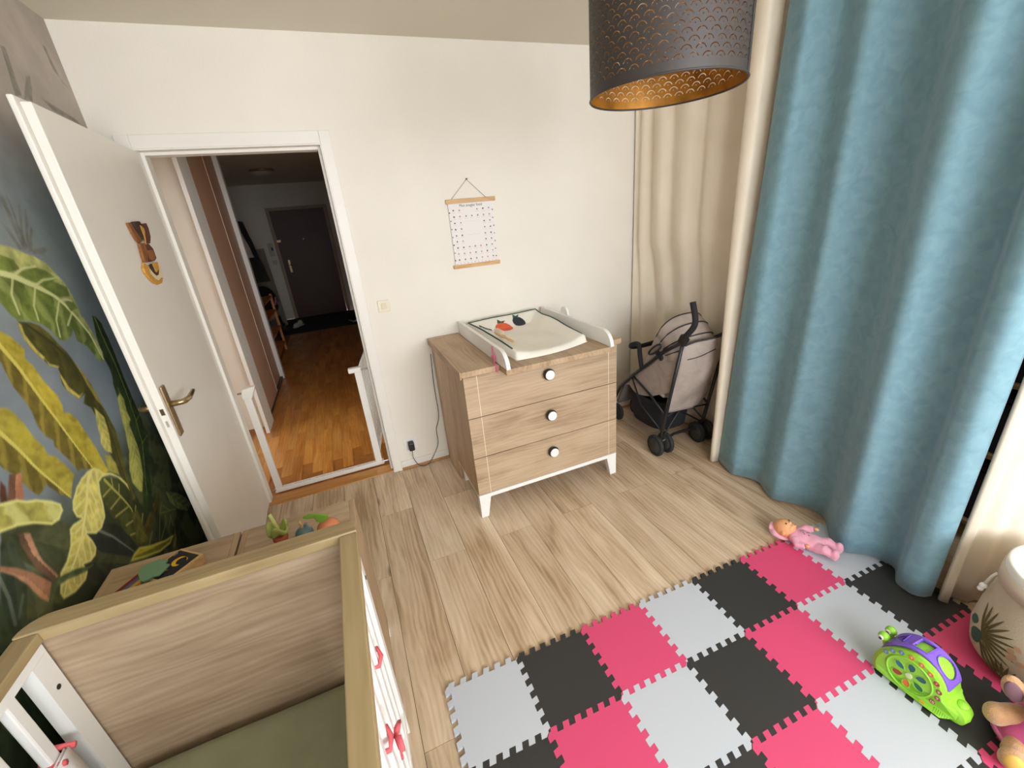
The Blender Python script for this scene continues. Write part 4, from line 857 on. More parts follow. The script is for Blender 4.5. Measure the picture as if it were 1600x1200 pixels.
# flat tree toy in front of it
t = thing('tree_toy', 'flat painted toy with wavy green top and striped red body', 'toy', (0.150, -1.412, ZT), (0, 0, math.atan2(0.10, 0.35)))
gp = [(0.012, -0.035), (0.02, -0.045), (0.04, -0.04), (0.055, -0.046), (0.07, -0.03), (0.082, -0.012), (0.07, 0.0), (0.078, 0.016), (0.062, 0.024), (0.058, 0.040), (0.035, 0.036), (0.014, 0.040), (0.004, 0.01)]
MB().prism(gp, lambda a, b_, t_: (a, b_, t_+0.0375), 0.0, 0.006).build('green_top', pm('toy_sage', (116, 156, 122), 0.7), t, world=False, bevel=0.0015)
for i, (c, nm) in enumerate((((128, 44, 44), 'red_stripe'), ((96, 104, 138), 'blue_stripe'), ((214, 164, 58), 'yellow_stripe'))):
    y0 = 0.026-0.018*i
    MB().prism([(0.010, y0), (0.010, y0-0.0175), (-0.068, y0-0.0175), (-0.068, y0)], lambda a, b_, t_: (a, b_, t_+0.0365+(a-0.01)*0.43), -0.006, -0.0005).build(nm, pm('toy_'+nm, c, 0.7), t, world=False)
box('prop_block', M_beech, t, -0.02, 0.006, -0.02, 0.02, 0, 0.018, world=False)

# ================================================================== PENDANT LAMP
LX, LY, LZ, LR, LH = 1.862, -1.590, 1.901, 0.210, 0.30
pl = thing('pendant_lamp', 'black drum pendant lamp with scallop cut-outs and golden lining', 'lamp', (LX, LY, LZ))
M_shade = pm('shade_black', (58, 53, 50), 0.5, var=0.06); M_gold = pm('shade_gold', (178, 122, 44), 0.42, metal=0.5, var=0.3, vs=22)
def perforate(m, nc=38, z0=0.020, p=0.0163, rows=17):
    """open scalloped slits in a cylinder's wall, so that one sees and light passes through them"""
    nt = m.node_tree; b = nt.nodes['Principled BSDF']; out = nt.nodes['Material Output']
    def ma(op, a, c=None, d=None):
        n = N(nt, 'ShaderNodeMath', operation=op)
        for k_, v_ in enumerate((a, c, d)):
            if v_ is None: continue
            if isinstance(v_, (int, float)): n.inputs[k_].default_value = v_
            else: L(nt, v_, n.inputs[k_])
        return n.outputs[0]
    tc = N(nt, 'ShaderNodeTexCoord'); sx = N(nt, 'ShaderNodeSeparateXYZ'); L(nt, tc.outputs['Object'], sx.inputs[0])
    th = ma('ARCTAN2', sx.outputs[1], sx.outputs[0]); rz = ma('DIVIDE', ma('SUBTRACT', sx.outputs[2], z0), p); r = ma('FLOOR', rz)
    dz = ma('MULTIPLY', ma('SUBTRACT', rz, r), p); odd = ma('FLOORED_MODULO', r, 2.0)
    uu = ma('SUBTRACT', ma('MULTIPLY', th, nc/(2*PI)), ma('MULTIPLY', odd, 0.5)); du = ma('MULTIPLY', ma('SUBTRACT', uu, ma('ROUND', uu)), 2*PI*LR/nc)
    d = ma('SQRT', ma('ADD', ma('MULTIPLY', du, du), ma('MULTIPLY', dz, dz)))
    slit = ma('MULTIPLY', ma('LESS_THAN', ma('ABSOLUTE', ma('SUBTRACT', d, 0.0129)), 0.0011), ma('GREATER_THAN', dz, ma('MULTIPLY', d, 0.31)))
    dz2 = ma('SUBTRACT', dz, 0.004); dot = ma('LESS_THAN', ma('ADD', ma('MULTIPLY', du, du), ma('MULTIPLY', dz2, dz2)), 0.0013**2)
    hole = ma('MAXIMUM', slit, dot)
    hole = ma('MULTIPLY', hole, ma('MULTIPLY', ma('GREATER_THAN', r, -0.5), ma('LESS_THAN', r, rows-0.5)))
    rel = ma('FLOORED_MODULO', ma('SUBTRACT', th, math.radians(28-90)), 2*PI); hole = ma('MULTIPLY', hole, ma('GREATER_THAN', rel, 0.13))
    tr = N(nt, 'ShaderNodeBsdfTransparent'); mx = N(nt, 'ShaderNodeMixShader')
    L(nt, hole, mx.inputs[0]); L(nt, b.outputs[0], mx.inputs[1]); L(nt, tr.outputs[0], mx.inputs[2]); L(nt, mx.outputs[0], out.inputs['Surface'])
    return m
M_shade_cut = pm('shade_black_cut', (58, 53, 50), 0.5, var=0.06); perforate(M_shade_cut); perforate(M_gold)
MB().lathe([(LR, 0), (LR, LH)], 96, (0, 0, 0), cap=False).build('outer_shade', M_shade_cut, pl, world=False, smooth=True, fixn=True)
MB().lathe([(LR-0.0012, 0.001), (LR-0.0012, LH-0.001)], 96, (0, 0, 0), cap=False).build('inner_lining', M_gold, pl, world=False, smooth=True)
for zz in (0.0, LH): MB().tube([(LR*math.cos(2*PI*i/72), LR*math.sin(2*PI*i/72), zz) for i in range(72)], 0.0028, 6, closed=True).build('rim_ring', M_shade, pl, world=False, smooth=True)
box('seam', pm('seam_dark', (26, 24, 24), 0.6), pl, -0.0008, 0.0008, -LR-0.0012, -LR+0.002, 0, LH, world=False).rotation_euler = (0, 0, math.radians(28))
for i in range(3): MB().tube([(0, 0, LH-0.02), (LR*math.cos(2*PI*i/3), LR*math.sin(2*PI*i/3), LH-0.002)], 0.002, 6).build('spider_arm', M_shade, pl, world=False)
MB().lathe([(0.018, LH-0.06), (0.018, LH+0.01), (0.006, LH+0.03), (0.003, LH+0.04), (0.003, H-LZ-0.03), (0.04, H-LZ-0.025), (0.045, H-LZ-0.001)], 16).build('cord_and_rose', M_white, pl, world=False, smooth=True)
MB().ell((0, 0, LH-0.09), (0.028, 0.028, 0.038)).build('bulb', pm('bulb_glass', (240, 236, 226), 0.2), pl, world=False, smooth=True)

# ================================================================== CURTAINS along the right side
def curtain(name, lab, path, zb, zt, mat, warp=None, push=None, n=6, nz=26):
    P = catmull(path, n); k = len(P)
    cum = [0]
    for i in range(1, k): cum.append(cum[-1]+np.linalg.norm(P[i]-P[i-1]))
    def fn(a, b):
        i = min(int(a*(k-1)+1e-6), k-1); x, y = P[i][0], P[i][1]; z = (zb if not callable(zb) else zb(y))*(1-b)+zt*b
        x += 0.006*math.sin(cum[i]*31+b*3.0)*math.sin(PI*b)+0.004*math.sin(cum[i]*11-b*5)
        if push: x += push(y, z)
        if warp: y += warp(cum[i]/cum[-1], z)
        return (x, y, z)
    o = MB().grid(fn, k-1, nz).build(name, mat, None, smooth=True, solid=0.003, fixn=False)
    return tag(o, lab, 'curtain')
def fabric(name, c, c2, sheen, scale=7.0, rough=0.9, weave=0.25):
    m, nt, b = newmat(name); tc = N(nt, 'ShaderNodeTexCoord')
    n1 = N(nt, 'ShaderNodeTexNoise'); n1.inputs['Scale'].default_value = scale; n1.inputs['Detail'].default_value = 7; n1.inputs['Distortion'].default_value = 0.8
    L(nt, tc.outputs['Object'], n1.inputs['Vector'])
    rp_ = N(nt, 'ShaderNodeValToRGB'); e = rp_.color_ramp.elements; e[0].position = 0.34; e[0].color = lin(c); e[1].position = 0.66; e[1].color = lin(c2)
    L(nt, n1.outputs['Fac'], rp_.inputs['Fac']); L(nt, rp_.outputs['Color'], b.inputs['Base Color'])
    b.inputs['Roughness'].default_value = rough; b.inputs['Sheen Weight'].default_value = sheen; b.inputs['Sheen Roughness'].default_value = 0.35; b.inputs['Specular IOR Level'].default_value = 0.2
    n2 = N(nt, 'ShaderNodeTexNoise'); n2.inputs['Scale'].default_value = 260; L(nt, tc.outputs['Object'], n2.inputs['Vector'])
    bp = N(nt, 'ShaderNodeBump'); bp.inputs['Strength'].default_value = weave; bp.inputs['Distance'].default_value = 0.002
    L(nt, n2.outputs['Fac'], bp.inputs['Height']); L(nt, bp.outputs['Normal'], b.inputs['Normal'])
    return m
M_blue = fabric('velvet_blue', (119, 155, 168), (131, 167, 179), 0.25, 22.0)
M_beige = fabric('linen_beige', (234, 221, 200), (240, 228, 208), 0.1, 4.0)
p1 = [(2.962, -0.012), (2.985, -0.05), (2.972, -0.09), (3.01, -0.15), (2.985, -0.20), (2.98, -0.27), (3.02, -0.33), (2.99, -0.41), (2.985, -0.50), (3.045, -0.56), (3.02, -0.63), (3.02, -0.72), (3.10, -0.80), (3.13, -0.90), (3.10, -0.975), (3.03, -0.996), (2.95, -0.985), (2.895, -0.966), (2.873, -0.972), (2.876, -0.992), (2.915, -1.000), (2.96, -1.003)]
def push1(y, z): return 0.13*max(0.0, 1-z/1.35)**0.6*max(0, min(1, (-y-0.02)/0.15))*max(0, min(1, (y+0.97)/0.12))
curtain('beige_curtain', 'long beige curtain hanging behind the folded-up stroller', p1, 0.006, 2.50, M_beige, push=push1, warp=lambda f, z: -0.055*z/2.5*max(0, min(1, (f-0.915)/0.03)))
hem = [(1123, 718), (1132, 730), (1143, 740), (1156, 743), (1175, 748), (1188, 755), (1197, 768), (1210, 779), (1232, 784), (1260, 792), (1275, 800), (1289, 812), (1298, 840), (1318, 860), (1356, 866), (1380, 876), (1398, 888), (1399, 908), (1408, 918), (1424, 928), (1440, 932), (1455, 931)]
p2 = []
for q in hem: h_ = hit(q[0], q[1], 2, 0.02); p2.append((float(h_[0]), float(h_[1])))
curtain('blue_curtain', 'heavy blue velvet curtain with deep vertical folds', p2, 0.018, 2.50, M_blue, n=5, warp=lambda f, z: -0.105*z/2.5*(1-f)**2)
p3 = [(2.862, -2.200), (2.850, -2.178), (2.870, -2.168), (2.905, -2.190), (2.930, -2.225), (2.965, -2.235), (2.99, -2.27), (3.04, -2.29), (3.06, -2.36), (3.05, -2.46), (3.08, -2.54), (3.06, -2.64), (3.10, -2.76), (3.06, -2.88), (3.09, -3.0), (3.06, -3.1)]
curtain('beige_curtain', 'long beige curtain hanging behind the leaf-print laundry basket', p3, 0.016, 2.50, M_beige)
crl = thing('curtain_rail', 'white ceiling rail carrying the beige and blue curtains', 'curtain rail', (2.95, -1.6, 2.50))
box('rail', M_white, crl, 2.94, 2.97, -3.15, -0.01, 2.506, 2.5335)
# shelving behind the curtains
sh = thing('storage_shelving', 'open wooden shelving hidden behind the curtains', 'shelving', (3.4, -1.9, 0))
M_shw = wood('shelf_pine', (150, 120, 80), (178, 148, 106), (196, 168, 128), grain=1, across=0)
for yy in (-0.62, -1.5, -2.3, -3.1): box('upright', M_shw, sh, 3.32, 3.60, yy-0.012, yy+0.012, 0.0005, 1.80)
for zz in (0.10, 0.45, 0.78, 1.08, 1.36, 1.785):
    for ya, yb in ((-1.487, -0.633), (-2.287, -1.513), (-3.087, -2.313)): box('shelf', M_shw, sh, 3.32, 3.60, ya, yb, zz, zz+0.018)
bx = 0
for ya, yb in ((-1.45, -0.66), (-2.26, -1.54)):
    for zz, hh, c, cn in ((0.1185, 0.30, (52, 46, 44), 'black'), (0.4685, 0.28, (46, 42, 44), 'charcoal'), (0.7985, 0.25, (34, 32, 34), 'ink black'), (1.0985, 0.24, (92, 34, 38), 'dark red'), (1.3785, 0.36, (104, 30, 34), 'wine red')):
        t = thing('storage_box', '%s fabric storage box on the shelving behind the %s' % (cn, 'blue curtain edge' if bx < 5 else 'second beige curtain'), 'box', (3.4, (ya+yb)/2, zz))
        mm = pm('box_'+cn, c, 0.9, var=0.15)
        box('body', mm, t, 3.345, 3.58, ya, yb, zz+0.0005, zz+hh*0.85, bevel=0.01); box('lid', mm, t, 3.34, 3.585, ya-0.004, yb+0.004, zz+hh*0.85+0.0005, zz+hh*0.92, bevel=0.005)
        bx += 1

# ================================================================== PLAY MAT of interlocking foam tiles
MX, MY, MA, TS = 0.927, -1.6295, -0.0247, 0.285
mat_ = thing('play_mat', 'interlocking foam play mat of white, black and pink tiles', 'play mat', (MX, MY, 0), (0, 0, MA))
def edgecurve():
    n = 6; d = 0.0102; mrg = 0.006; p = (TS-2*mrg)/n; pts = [(0.0, 0.0), (mrg, 0.0)]
    for i in range(n):
        s = mrg+i*p; w_ = p*0.5
        pts += [(s+0.004, -d), (s+w_-0.004+0.0, -d)] if False else []
        pts += [(s+w_*0.16, d), (s+w_*1.16, d), (s+w_*0.92, -d), (s+w_*2.0-w_*0.08, -d)] if i < n-1 else [(s+w_*0.16, d), (s+w_*1.16, d), (s+w_*0.92, -d), (s+w_*1.75, -d)]
    pts += [(TS-0.001, 0.0)]
    return pts
EC = edgecurve()
poly = [(a, o_) for a, o_ in EC] + [(TS+o_, -a*-1) for a, o_ in EC]           # bottom, right
poly = [(a, o_) for a, o_ in EC] + [(TS+o_, a) for a, o_ in EC] + [(a, TS+o_) for a, o_ in EC[::-1]] + [(o_, a) for a, o_ in EC[::-1]]
cl_ = []
for p in poly:
    if not cl_ or math.hypot(p[0]-cl_[-1][0], p[1]-cl_[-1][1]) > 1e-6: cl_.append(p)
if math.hypot(cl_[0][0]-cl_[-1][0], cl_[0][1]-cl_[-1][1]) < 1e-3: cl_.pop()
cl_ = [(TS/2+(a-TS/2)*0.9975, TS/2+(b_-TS/2)*0.9975) for a, b_ in cl_]
def foam(name, c, rough=0.55):
    m, nt, b = newmat(name); b.inputs['Base Color'].default_value = lin(c); b.inputs['Roughness'].default_value = rough
    tc = N(nt, 'ShaderNodeTexCoord'); ck = N(nt, 'ShaderNodeTexVoronoi'); ck.inputs['Scale'].default_value = 280; ck.inputs['Randomness'].default_value = 0.15
    L(nt, tc.outputs['Object'], ck.inputs['Vector']); bp = N(nt, 'ShaderNodeBump'); bp.inputs['Strength'].default_value = 0.25; bp.inputs['Distance'].default_value = 0.001
    L(nt, ck.outputs['Distance'], bp.inputs['Height']); L(nt, bp.outputs['Normal'], b.inputs['Normal'])
    return m
FM = [foam('foam_white', (194, 199, 206)), foam('foam_black', (50, 49, 48)), foam('foam_pink', (216, 74, 116))]
tiles = []
for i in range(3):
    o = MB().prism(cl_, lambda a, b_, t_: (a, b_, t_), 0.0004, 0.012).build('foam_tile', FM[i], mat_, world=False)
    tiles.append([o, False])
for r in range(5):
    for c in range(7):
        ci = (r+c) % 3
        if not tiles[ci][1]: o = tiles[ci][0]; tiles[ci][1] = True
        else: o = tiles[ci][0].copy(); COL.objects.link(o); o.parent = mat_
        o.location = (c*TS, -(r+1)*TS, 0)
        o['label'] = ('white', 'black', 'pink')[ci]+' foam tile'

# ================================================================== BABY DOLL lying on the mat
hd = Vector((2.650, -1.655)); ft = Vector((2.728, -1.890)); dv = (ft-hd).normalized()
dl = thing('baby_doll', 'soft baby doll in a pink romper lying on its back', 'doll', (hd.x, hd.y, 0.0125), (0, 0, math.atan2(dv.y, dv.x)))
M_pinkf = pm('pink_plush', (232, 164, 184), 0.95, var=0.05, vs=40, bump=0.3, bs=300, sheen=0.4); M_skin = pm('doll_vinyl', (232, 168, 118), 0.5, var=0.03)
# local: +x head->feet, +z up, y across
s = MB()
s.ell((0.085, 0, 0.040), (0.055, 0.045, 0.036)).ell((0.120, 0, 0.038), (0.045, 0.047, 0.036)).ell((0.05, 0, 0.04), (0.03, 0.05, 0.03))
for sg, zz in ((1, 0.062), (-1, 0.035)):
    s.tube([(0.055, sg*0.035, 0.045), (0.075, sg*0.058, zz), (0.105, sg*0.055, zz+0.008)], [0.019, 0.018, 0.014], 10)
    s.tube([(0.14, sg*0.022, 0.036), (0.175, sg*0.032, 0.052), (0.205, sg*0.028, 0.040)], [0.027, 0.023, 0.019], 10)
    s.ell((0.215, sg*0.030, 0.046), (0.018, 0.019, 0.030))
s.build('romper', M_pinkf, dl, world=False, smooth=True, remesh=0.004)
h_ = MB(); h_.ell((0.0, 0, 0.052), (0.050, 0.042, 0.047)).ell((0.028, 0, 0.070), (0.018, 0.030, 0.022)).ell((0.018, 0, 0.098), (0.006, 0.006, 0.006)).ell((0.034, 0, 0.088), (0.012, 0.016, 0.010))
h_.build('head', M_skin, dl, world=False, smooth=True, remesh=0.003)
for sg in (1, -1):
    MB().ell((0.006, sg*0.041, 0.050), (0.009, 0.004, 0.012)).build('ear', M_skin, dl, world=False, smooth=True)
    MB().ell((0.006, sg*0.017, 0.0945), (0.004, 0.005, 0.003)).build('eye', pm('doll_eye', (60, 40, 40), 0.3), dl, world=False, smooth=True)
    hz = MB().ell((0.114, sg*0.055, 0.078 if sg > 0 else 0.050), (0.011, 0.008, 0.008)).build('hand', M_skin, dl, world=False, smooth=True)
MB().ell((0.040, 0, 0.096), (0.003, 0.008, 0.003)).build('mouth', pm('doll_lip', (206, 110, 100), 0.5), dl, world=False, smooth=True)
MB().ell((-0.030, 0, 0.028), (0.030, 0.038, 0.026)).ell((-0.056, 0.0, 0.036), (0.012, 0.03, 0.022)).ell((-0.01, -0.012, 0.016), (0.05, 0.034, 0.014)).build('hood', pm('hood_pink', (236, 176, 194), 0.95, var=0.06, vs=40, sheen=0.4), dl, world=False, smooth=True, remesh=0.004)
m = MB()
for q in range(7): m.ell((0.066+0.006*q, 0.012*math.sin(q*1.7), 0.0755), (0.004, 0.003, 0.0016), nu=8, nv=5)
m.build('embroidery', pm('embroidery_grey', (120, 100, 116), 0.8), dl, world=False)

# ================================================================== SNAIL TOY
SN = Vector((2.382, -2.217)); ST = Vector((2.392, -2.484)); sd = (ST-SN).normalized()
sn = thing('snail_toy', 'bright green snail toy with purple shell band and numbered buttons', 'toy', (SN.x, SN.y, 0.0125), (0, 0, math.atan2(sd.y, sd.x))); sn.scale = (0.88, 0.95, 0.95)
# local: +x head->tail, -y side faces -> after rotation local +y = direction (0.03.. +x?)
M_gr = pm('snail_green', (150, 214, 60), 0.3, var=0.02); M_pu = pm('snail_purple', (128, 92, 206), 0.35, var=0.03); M_dg = pm('snail_inner', (36, 62, 28), 0.5)
OUT = [(0.012, 0.006), (0.002, 0.045), (0.006, 0.085), (0.020, 0.118), (0.045, 0.150), (0.080, 0.176), (0.120, 0.190), (0.160, 0.184), (0.192, 0.162), (0.214, 0.130), (0.222, 0.098), (0.232, 0.080), (0.262, 0.064), (0.280, 0.044), (0.280, 0.022), (0.262, 0.008), (0.200, 0.001), (0.080, 0.001)]
OUT2 = [tuple(p) for p in catmull(OUT+[OUT[0]], 3)][:-1]
THK = 0.056
vs = []; rings = [(-THK, 0.86), (-THK*0.86, 0.97), (0.0, 1.0), (THK*0.86, 0.97), (THK, 0.86)]
cxs, czs = 0.125, 0.085; k = len(OUT2); mb = MB()
for t_, sc_ in rings:
    for (a, b_) in OUT2:
        tl = 0.55 if a > 0.232 else 1.0
        mb.v.append((cxs+(a-cxs)*sc_, t_*tl, max(0.0008, czs+(b_-czs)*sc_)))
for i in range(4):
    for j in range(k): j2 = (j+1) % k; mb.f.append((i*k+j, i*k+j2, (i+1)*k+j2, (i+1)*k+j))
mb.f.append(tuple(range(k-1, -1, -1))); mb.f.append(tuple(4*k+j for j in range(k)))
mb.build('body', M_gr, sn, world=False, smooth=False, bevel=0.004, seg=3)
# camera side: local y sign (local +y is left of head->tail direction)
CS = -1.0 if (Matrix.Rotation(math.atan2(sd.y, sd.x), 3, 'Z') @ Vector((0, 1, 0))).x > 0 else 1.0
yf = CS*THK
def sface(a, b_, t_): return (a, yf+CS*t_, b_)
MB().tube([(0.118+0.068*math.cos(2*PI*i/40), yf+CS*0.001, 0.092+0.066*math.sin(2*PI*i/40)) for i in range(40)], 0.0035, 6, closed=True).build('wheel_rim', M_gr, sn, world=False, smooth=True)
for i, c in enumerate(((40, 96, 110), (30, 90, 104), (44, 110, 130), (170, 60, 40), (226, 112, 40), (36, 104, 70))):
    a0 = PI/6+i*PI/3; ca_, sa_ = math.cos(a0), math.sin(a0)
    pet = [(0.018, 0.0), (0.030, 0.010), (0.046, 0.011), (0.054, 0.0), (0.046, -0.011), (0.030, -0.010)]
    pts = [(0.118+ca_*p-sa_*q, 0.092+sa_*p+ca_*q) for p, q in [tuple(z_) for z_ in catmull(pet+[pet[0]], 3)][:-1]]
    MB().prism(pts, sface, 0.0003, 0.0009).build('petal_window', pm('petal%d' % i, c, 0.35), sn, world=False)
    MB().tube([sface(a, b_, 0.001) for a, b_ in pts], 0.0014, 5, closed=True).build('petal_rim', M_gr, sn, world=False, smooth=True)
MB().lathe([(0.011, 0), (0.011, 0.003), (0.009, 0.004)], 18, (0.118, yf, 0.092), Matrix.Rotation(PI/2*CS*-1, 3, 'X')).build('hub', pm('hub_pale', (206, 214, 170), 0.4), sn, world=False)
for i in range(10):
    a0 = math.radians(158-20.5*i); cx_, cz_ = 0.118+0.084*math.cos(a0)*1.02, 0.092+0.079*math.sin(a0)
    col = ((96, 130, 170), (96, 130, 170), (96, 130, 170), (226, 130, 60), (226, 130, 60), (226, 130, 60), (176, 62, 50), (150, 76, 60), (150, 76, 60), (150, 84, 60))[i]
    bt = MB().lathe([(0.0088, 0.0), (0.0088, 0.0016)], 16, (cx_, yf-CS*0.0005, cz_), Matrix.Rotation(PI/2*CS*-1, 3, 'X')).build('number_button', pm('btn%d' % col[0], col, 0.5), sn, world=False)
    vs_, fs_ = text_geo(str(i+1), 0.013)
    MB().add([(cx_-0*CS+v[0]*1.0, yf+CS*0.0014, cz_+v[1]) for v in vs_], fs_).build('number', pm('num_cream', (240, 236, 226), 0.6), bt, world=False)
# purple band over the top with three openings
def band(a, b_):
    th = math.radians(170-150*a); return (0.120+0.1005*math.cos(th), (b_-0.5)*0.078, 0.084+0.1095*math.sin(th)*(1.0))
def bpt(a, b_, d=0.0):
    th = math.radians(170-150*a); return (0.120+(0.1005+d)*math.cos(th), (b_-0.5)*0.078, 0.084+(0.1095+d)*math.sin(th))
CUTS = []
def bshape(nm, pts):
    q = []
    for (a1, b1_), (a2, b2_) in zip(pts, pts[1:]+pts[:1]):
        st_ = 1 if len(pts) > 10 else 6
        q += [(a1+(a2-a1)*t_/st_, b1_+(b2_-b1_)*t_/st_) for t_ in range(st_)]
    CUTS.append(q)
    MB().tube([bpt(*p, 0.0065) for p in q], 0.0018, 5, closed=True).build(nm+'_rim', M_pu, sn, world=False)
bshape('square_opening', [(0.42, 0.15), (0.58, 0.15), (0.60, 0.85), (0.44, 0.85)]); bshape('round_opening', [(0.79+0.13*math.cos(2*PI*i/20), 0.5+0.40*math.sin(2*PI*i/20)) for i in range(20)])
bshape('triangle_opening', [(0.20, 0.5), (0.32, 0.2), (0.32, 0.8)])
gb = MB().grid(band, 90, 40); keep = []
for f_ in gb.f:
    n_ = f_[0]; ca2 = ((n_//41)+0.5)/90; cb2 = ((n_ % 41)+0.5)/40
    if not any(bool(inside(q, np.array([ca2]), np.array([cb2]))[0]) for q in CUTS): keep.append(f_)
gb.f = keep; gb.build('shell_band', M_pu, sn, world=False, smooth=True, solid=0.010)
for dy in (-0.022, 0.022):
    MB().tube([(0.022, dy*0.8, 0.105), (0.012, dy, 0.138)], 0.008, 8).ell((0.008, dy, 0.146), (0.019, 0.017, 0.017)).build('eye_stalk', M_gr, sn, world=False, smooth=True)
    q = CS*0.012
    MB().ell((0.006, dy+q, 0.146), (0.011, 0.006, 0.010)).build('eye_white', M_white, sn, world=False, smooth=True)
    MB().ell((0.005, dy+q+CS*0.0045, 0.144), (0.006, 0.003, 0.006)).build('pupil', M_black, sn, world=False, smooth=True)
MB().ell((0.250, 0, 0.072), (0.018, 0.018, 0.010)).build('tail_button', M_gr, sn, world=False, smooth=True)
m = MB()
for i in range(7):
    for j in range(4): m.lathe([(0.0012, 0), (0.0012, 0.0008)], 6, (0.205+i*0.006, yf*0.99, 0.022+j*0.006), Matrix.Rotation(PI/2*CS*-1, 3, 'X'))
m.build('speaker_holes', M_dg, sn, world=False)
box('slide_switch', pm('switch_orange', (230, 150, 60), 0.5), sn, 0.165, 0.180, min(yf, yf+CS*0.003), max(yf, yf+CS*0.003), 0.022, 0.030, world=False)

# ================================================================== LAUNDRY BASKET
LBX, LBY = 2.820, -2.478
lb = thing('laundry_basket', 'soft fabric laundry basket with palm leaf print and white lining', 'basket', (LBX, LBY, 0.0125)); lb.scale = (1.08, 1.08, 1.07)
M_canv = pm('basket_linen', (206, 192, 168), 0.95, var=0.05, vs=10, bump=0.3, bs=200); M_lin = pm('basket_lining', (240, 238, 232), 0.9, var=0.02)
prof = [(0.02, 0.001), (0.150, 0.002), (0.172, 0.03), (0.182, 0.09), (0.178, 0.16), (0.168, 0.23), (0.158, 0.30), (0.155, 0.355)]
def basr(z):
    for (r0, z0), (r1, z1) in zip(prof[1:-1], prof[2:]):
        if z <= z1: f = (z-z0)/(z1-z0); return r0+(r1-r0)*f
    return prof[-1][0]
MB().lathe(prof, 48, cap=False).build('body', M_canv, lb, world=False, smooth=True)
MB().lathe([(0.160, 0.295), (0.163, 0.34), (0.161, 0.368), (0.152, 0.372), (0.147, 0.36), (0.146, 0.25), (0.15, 0.1), (0.13, 0.02), (0.001, 0.015)], 48, cap=False).build('lining', M_lin, lb, world=False, smooth=True)
MB().lathe([(0.1665, 0.295), (0.1645, 0.345)], 48, cap=False).build('cuff', pm('cuff_linen', (214, 200, 180), 0.95), lb, world=False, smooth=True, solid=0.002)
def bleaf(mb, th0, z0, ln, wd, an, n=8):
    pts = []
    for i in range(n+1): pts.append((ln*i/n, wd*math.sin(PI*i/n)**0.8))
    for i in range(n-1, 0, -1): pts.append((ln*i/n, -wd*math.sin(PI*i/n)**0.8))
    vs_ = []
    for a, b_ in [(ln*0.5, 0)]+pts:
        du = a*math.cos(an)-b_*math.sin(an); dz = a*math.sin(an)+b_*math.cos(an); z = z0+dz; R = basr(z)+0.0015; th = th0+du/R
        vs_.append((R*math.cos(th), R*math.sin(th), z))
    kk = len(pts); mb.add(vs_, [(0, 1+i, 1+(i+1) % kk) for i in range(kk)])
lg = MB(); lo_ = MB(); lt = MB(); rr = random.Random(11)
base = math.atan2(CAM[1]-LBY, CAM[0]-LBX)
for i in range(14):   # fan palms in olive
    bleaf(lo_, base-0.85, 0.115, 0.105, 0.0042, math.radians(-70+i*14))
for i in range(11): bleaf(lo_, base-0.35, 0.010, 0.080, 0.0042, math.radians(20+i*13))
for i in range(12): bleaf(lo_, base+1.2, 0.15, 0.09, 0.0042, math.radians(-60+i*16))
for th, z, an, ln in ((base-1.05, 0.055, 1.0, 0.075), (base-1.25, 0.11, 0.5, 0.05), (base-0.30, 0.29, -1.1, 0.09), (base-0.12, 0.285, -1.3, 0.10), (base+0.5, 0.10, 0.6, 0.09), (base+2.4, 0.15, 1.0, 0.1), (base+3.2, 0.1, 1.2, 0.1)): bleaf(lg, th, z, ln, ln*0.32, an)
for i in range(8): bleaf(lt, base-0.15+rr.uniform(-0.25, 0.25), 0.12+rr.uniform(-0.04, 0.05), 0.022, 0.008, rr.uniform(0, 6))
lg.build('green_leaf_print', pm('basket_green', (70, 100, 84), 0.95), lb, world=False)['kind'] = 'stuff'; lo_.build('palm_print', pm('basket_olive', (104, 90, 50), 0.95), lb, world=False)['kind'] = 'stuff'; lt.build('tan_flower_print', pm('basket_tan', (200, 162, 128), 0.95), lb, world=False)['kind'] = 'stuff'
th = base-1.30; kx_, ky_ = 0.168*math.cos(th), 0.168*math.sin(th)
MB().tube([(kx_, ky_, 0.30), (kx_*1.05, ky_*1.05, 0.280), (kx_*1.09, ky_*1.09, 0.245)], 0.004, 6).ell((kx_*1.10, ky_*1.10, 0.236), (0.010, 0.010, 0.010)).ell((kx_*1.12, ky_*1.12, 0.222), (0.008, 0.008, 0.009)).build('cord_tie', M_lin, lb, world=False, smooth=True)
MB().grid(lambda a, b_: (0.13*(a-0.5)*1.6, 0.13*(b_-0.5)*1.6, 0.20+0.05*math.sin(6*a+2)*math.cos(5*b_)), 12, 12).build('folded_cloth', pm('cloth_lilac', (206, 200, 206), 0.95), lb, world=False, smooth=True, solid=0.004)

# ================================================================== PLUSH DOG leaning on the basket
PX, PY = 2.505, -2.575
pz = thing('plush_toy', 'tan plush animal in a pink dress sitting against the basket', 'plush toy', (PX, PY, 0.0125), (0, 0, math.atan2(CAM[1]-PY, CAM[0]-PX)+0.35))
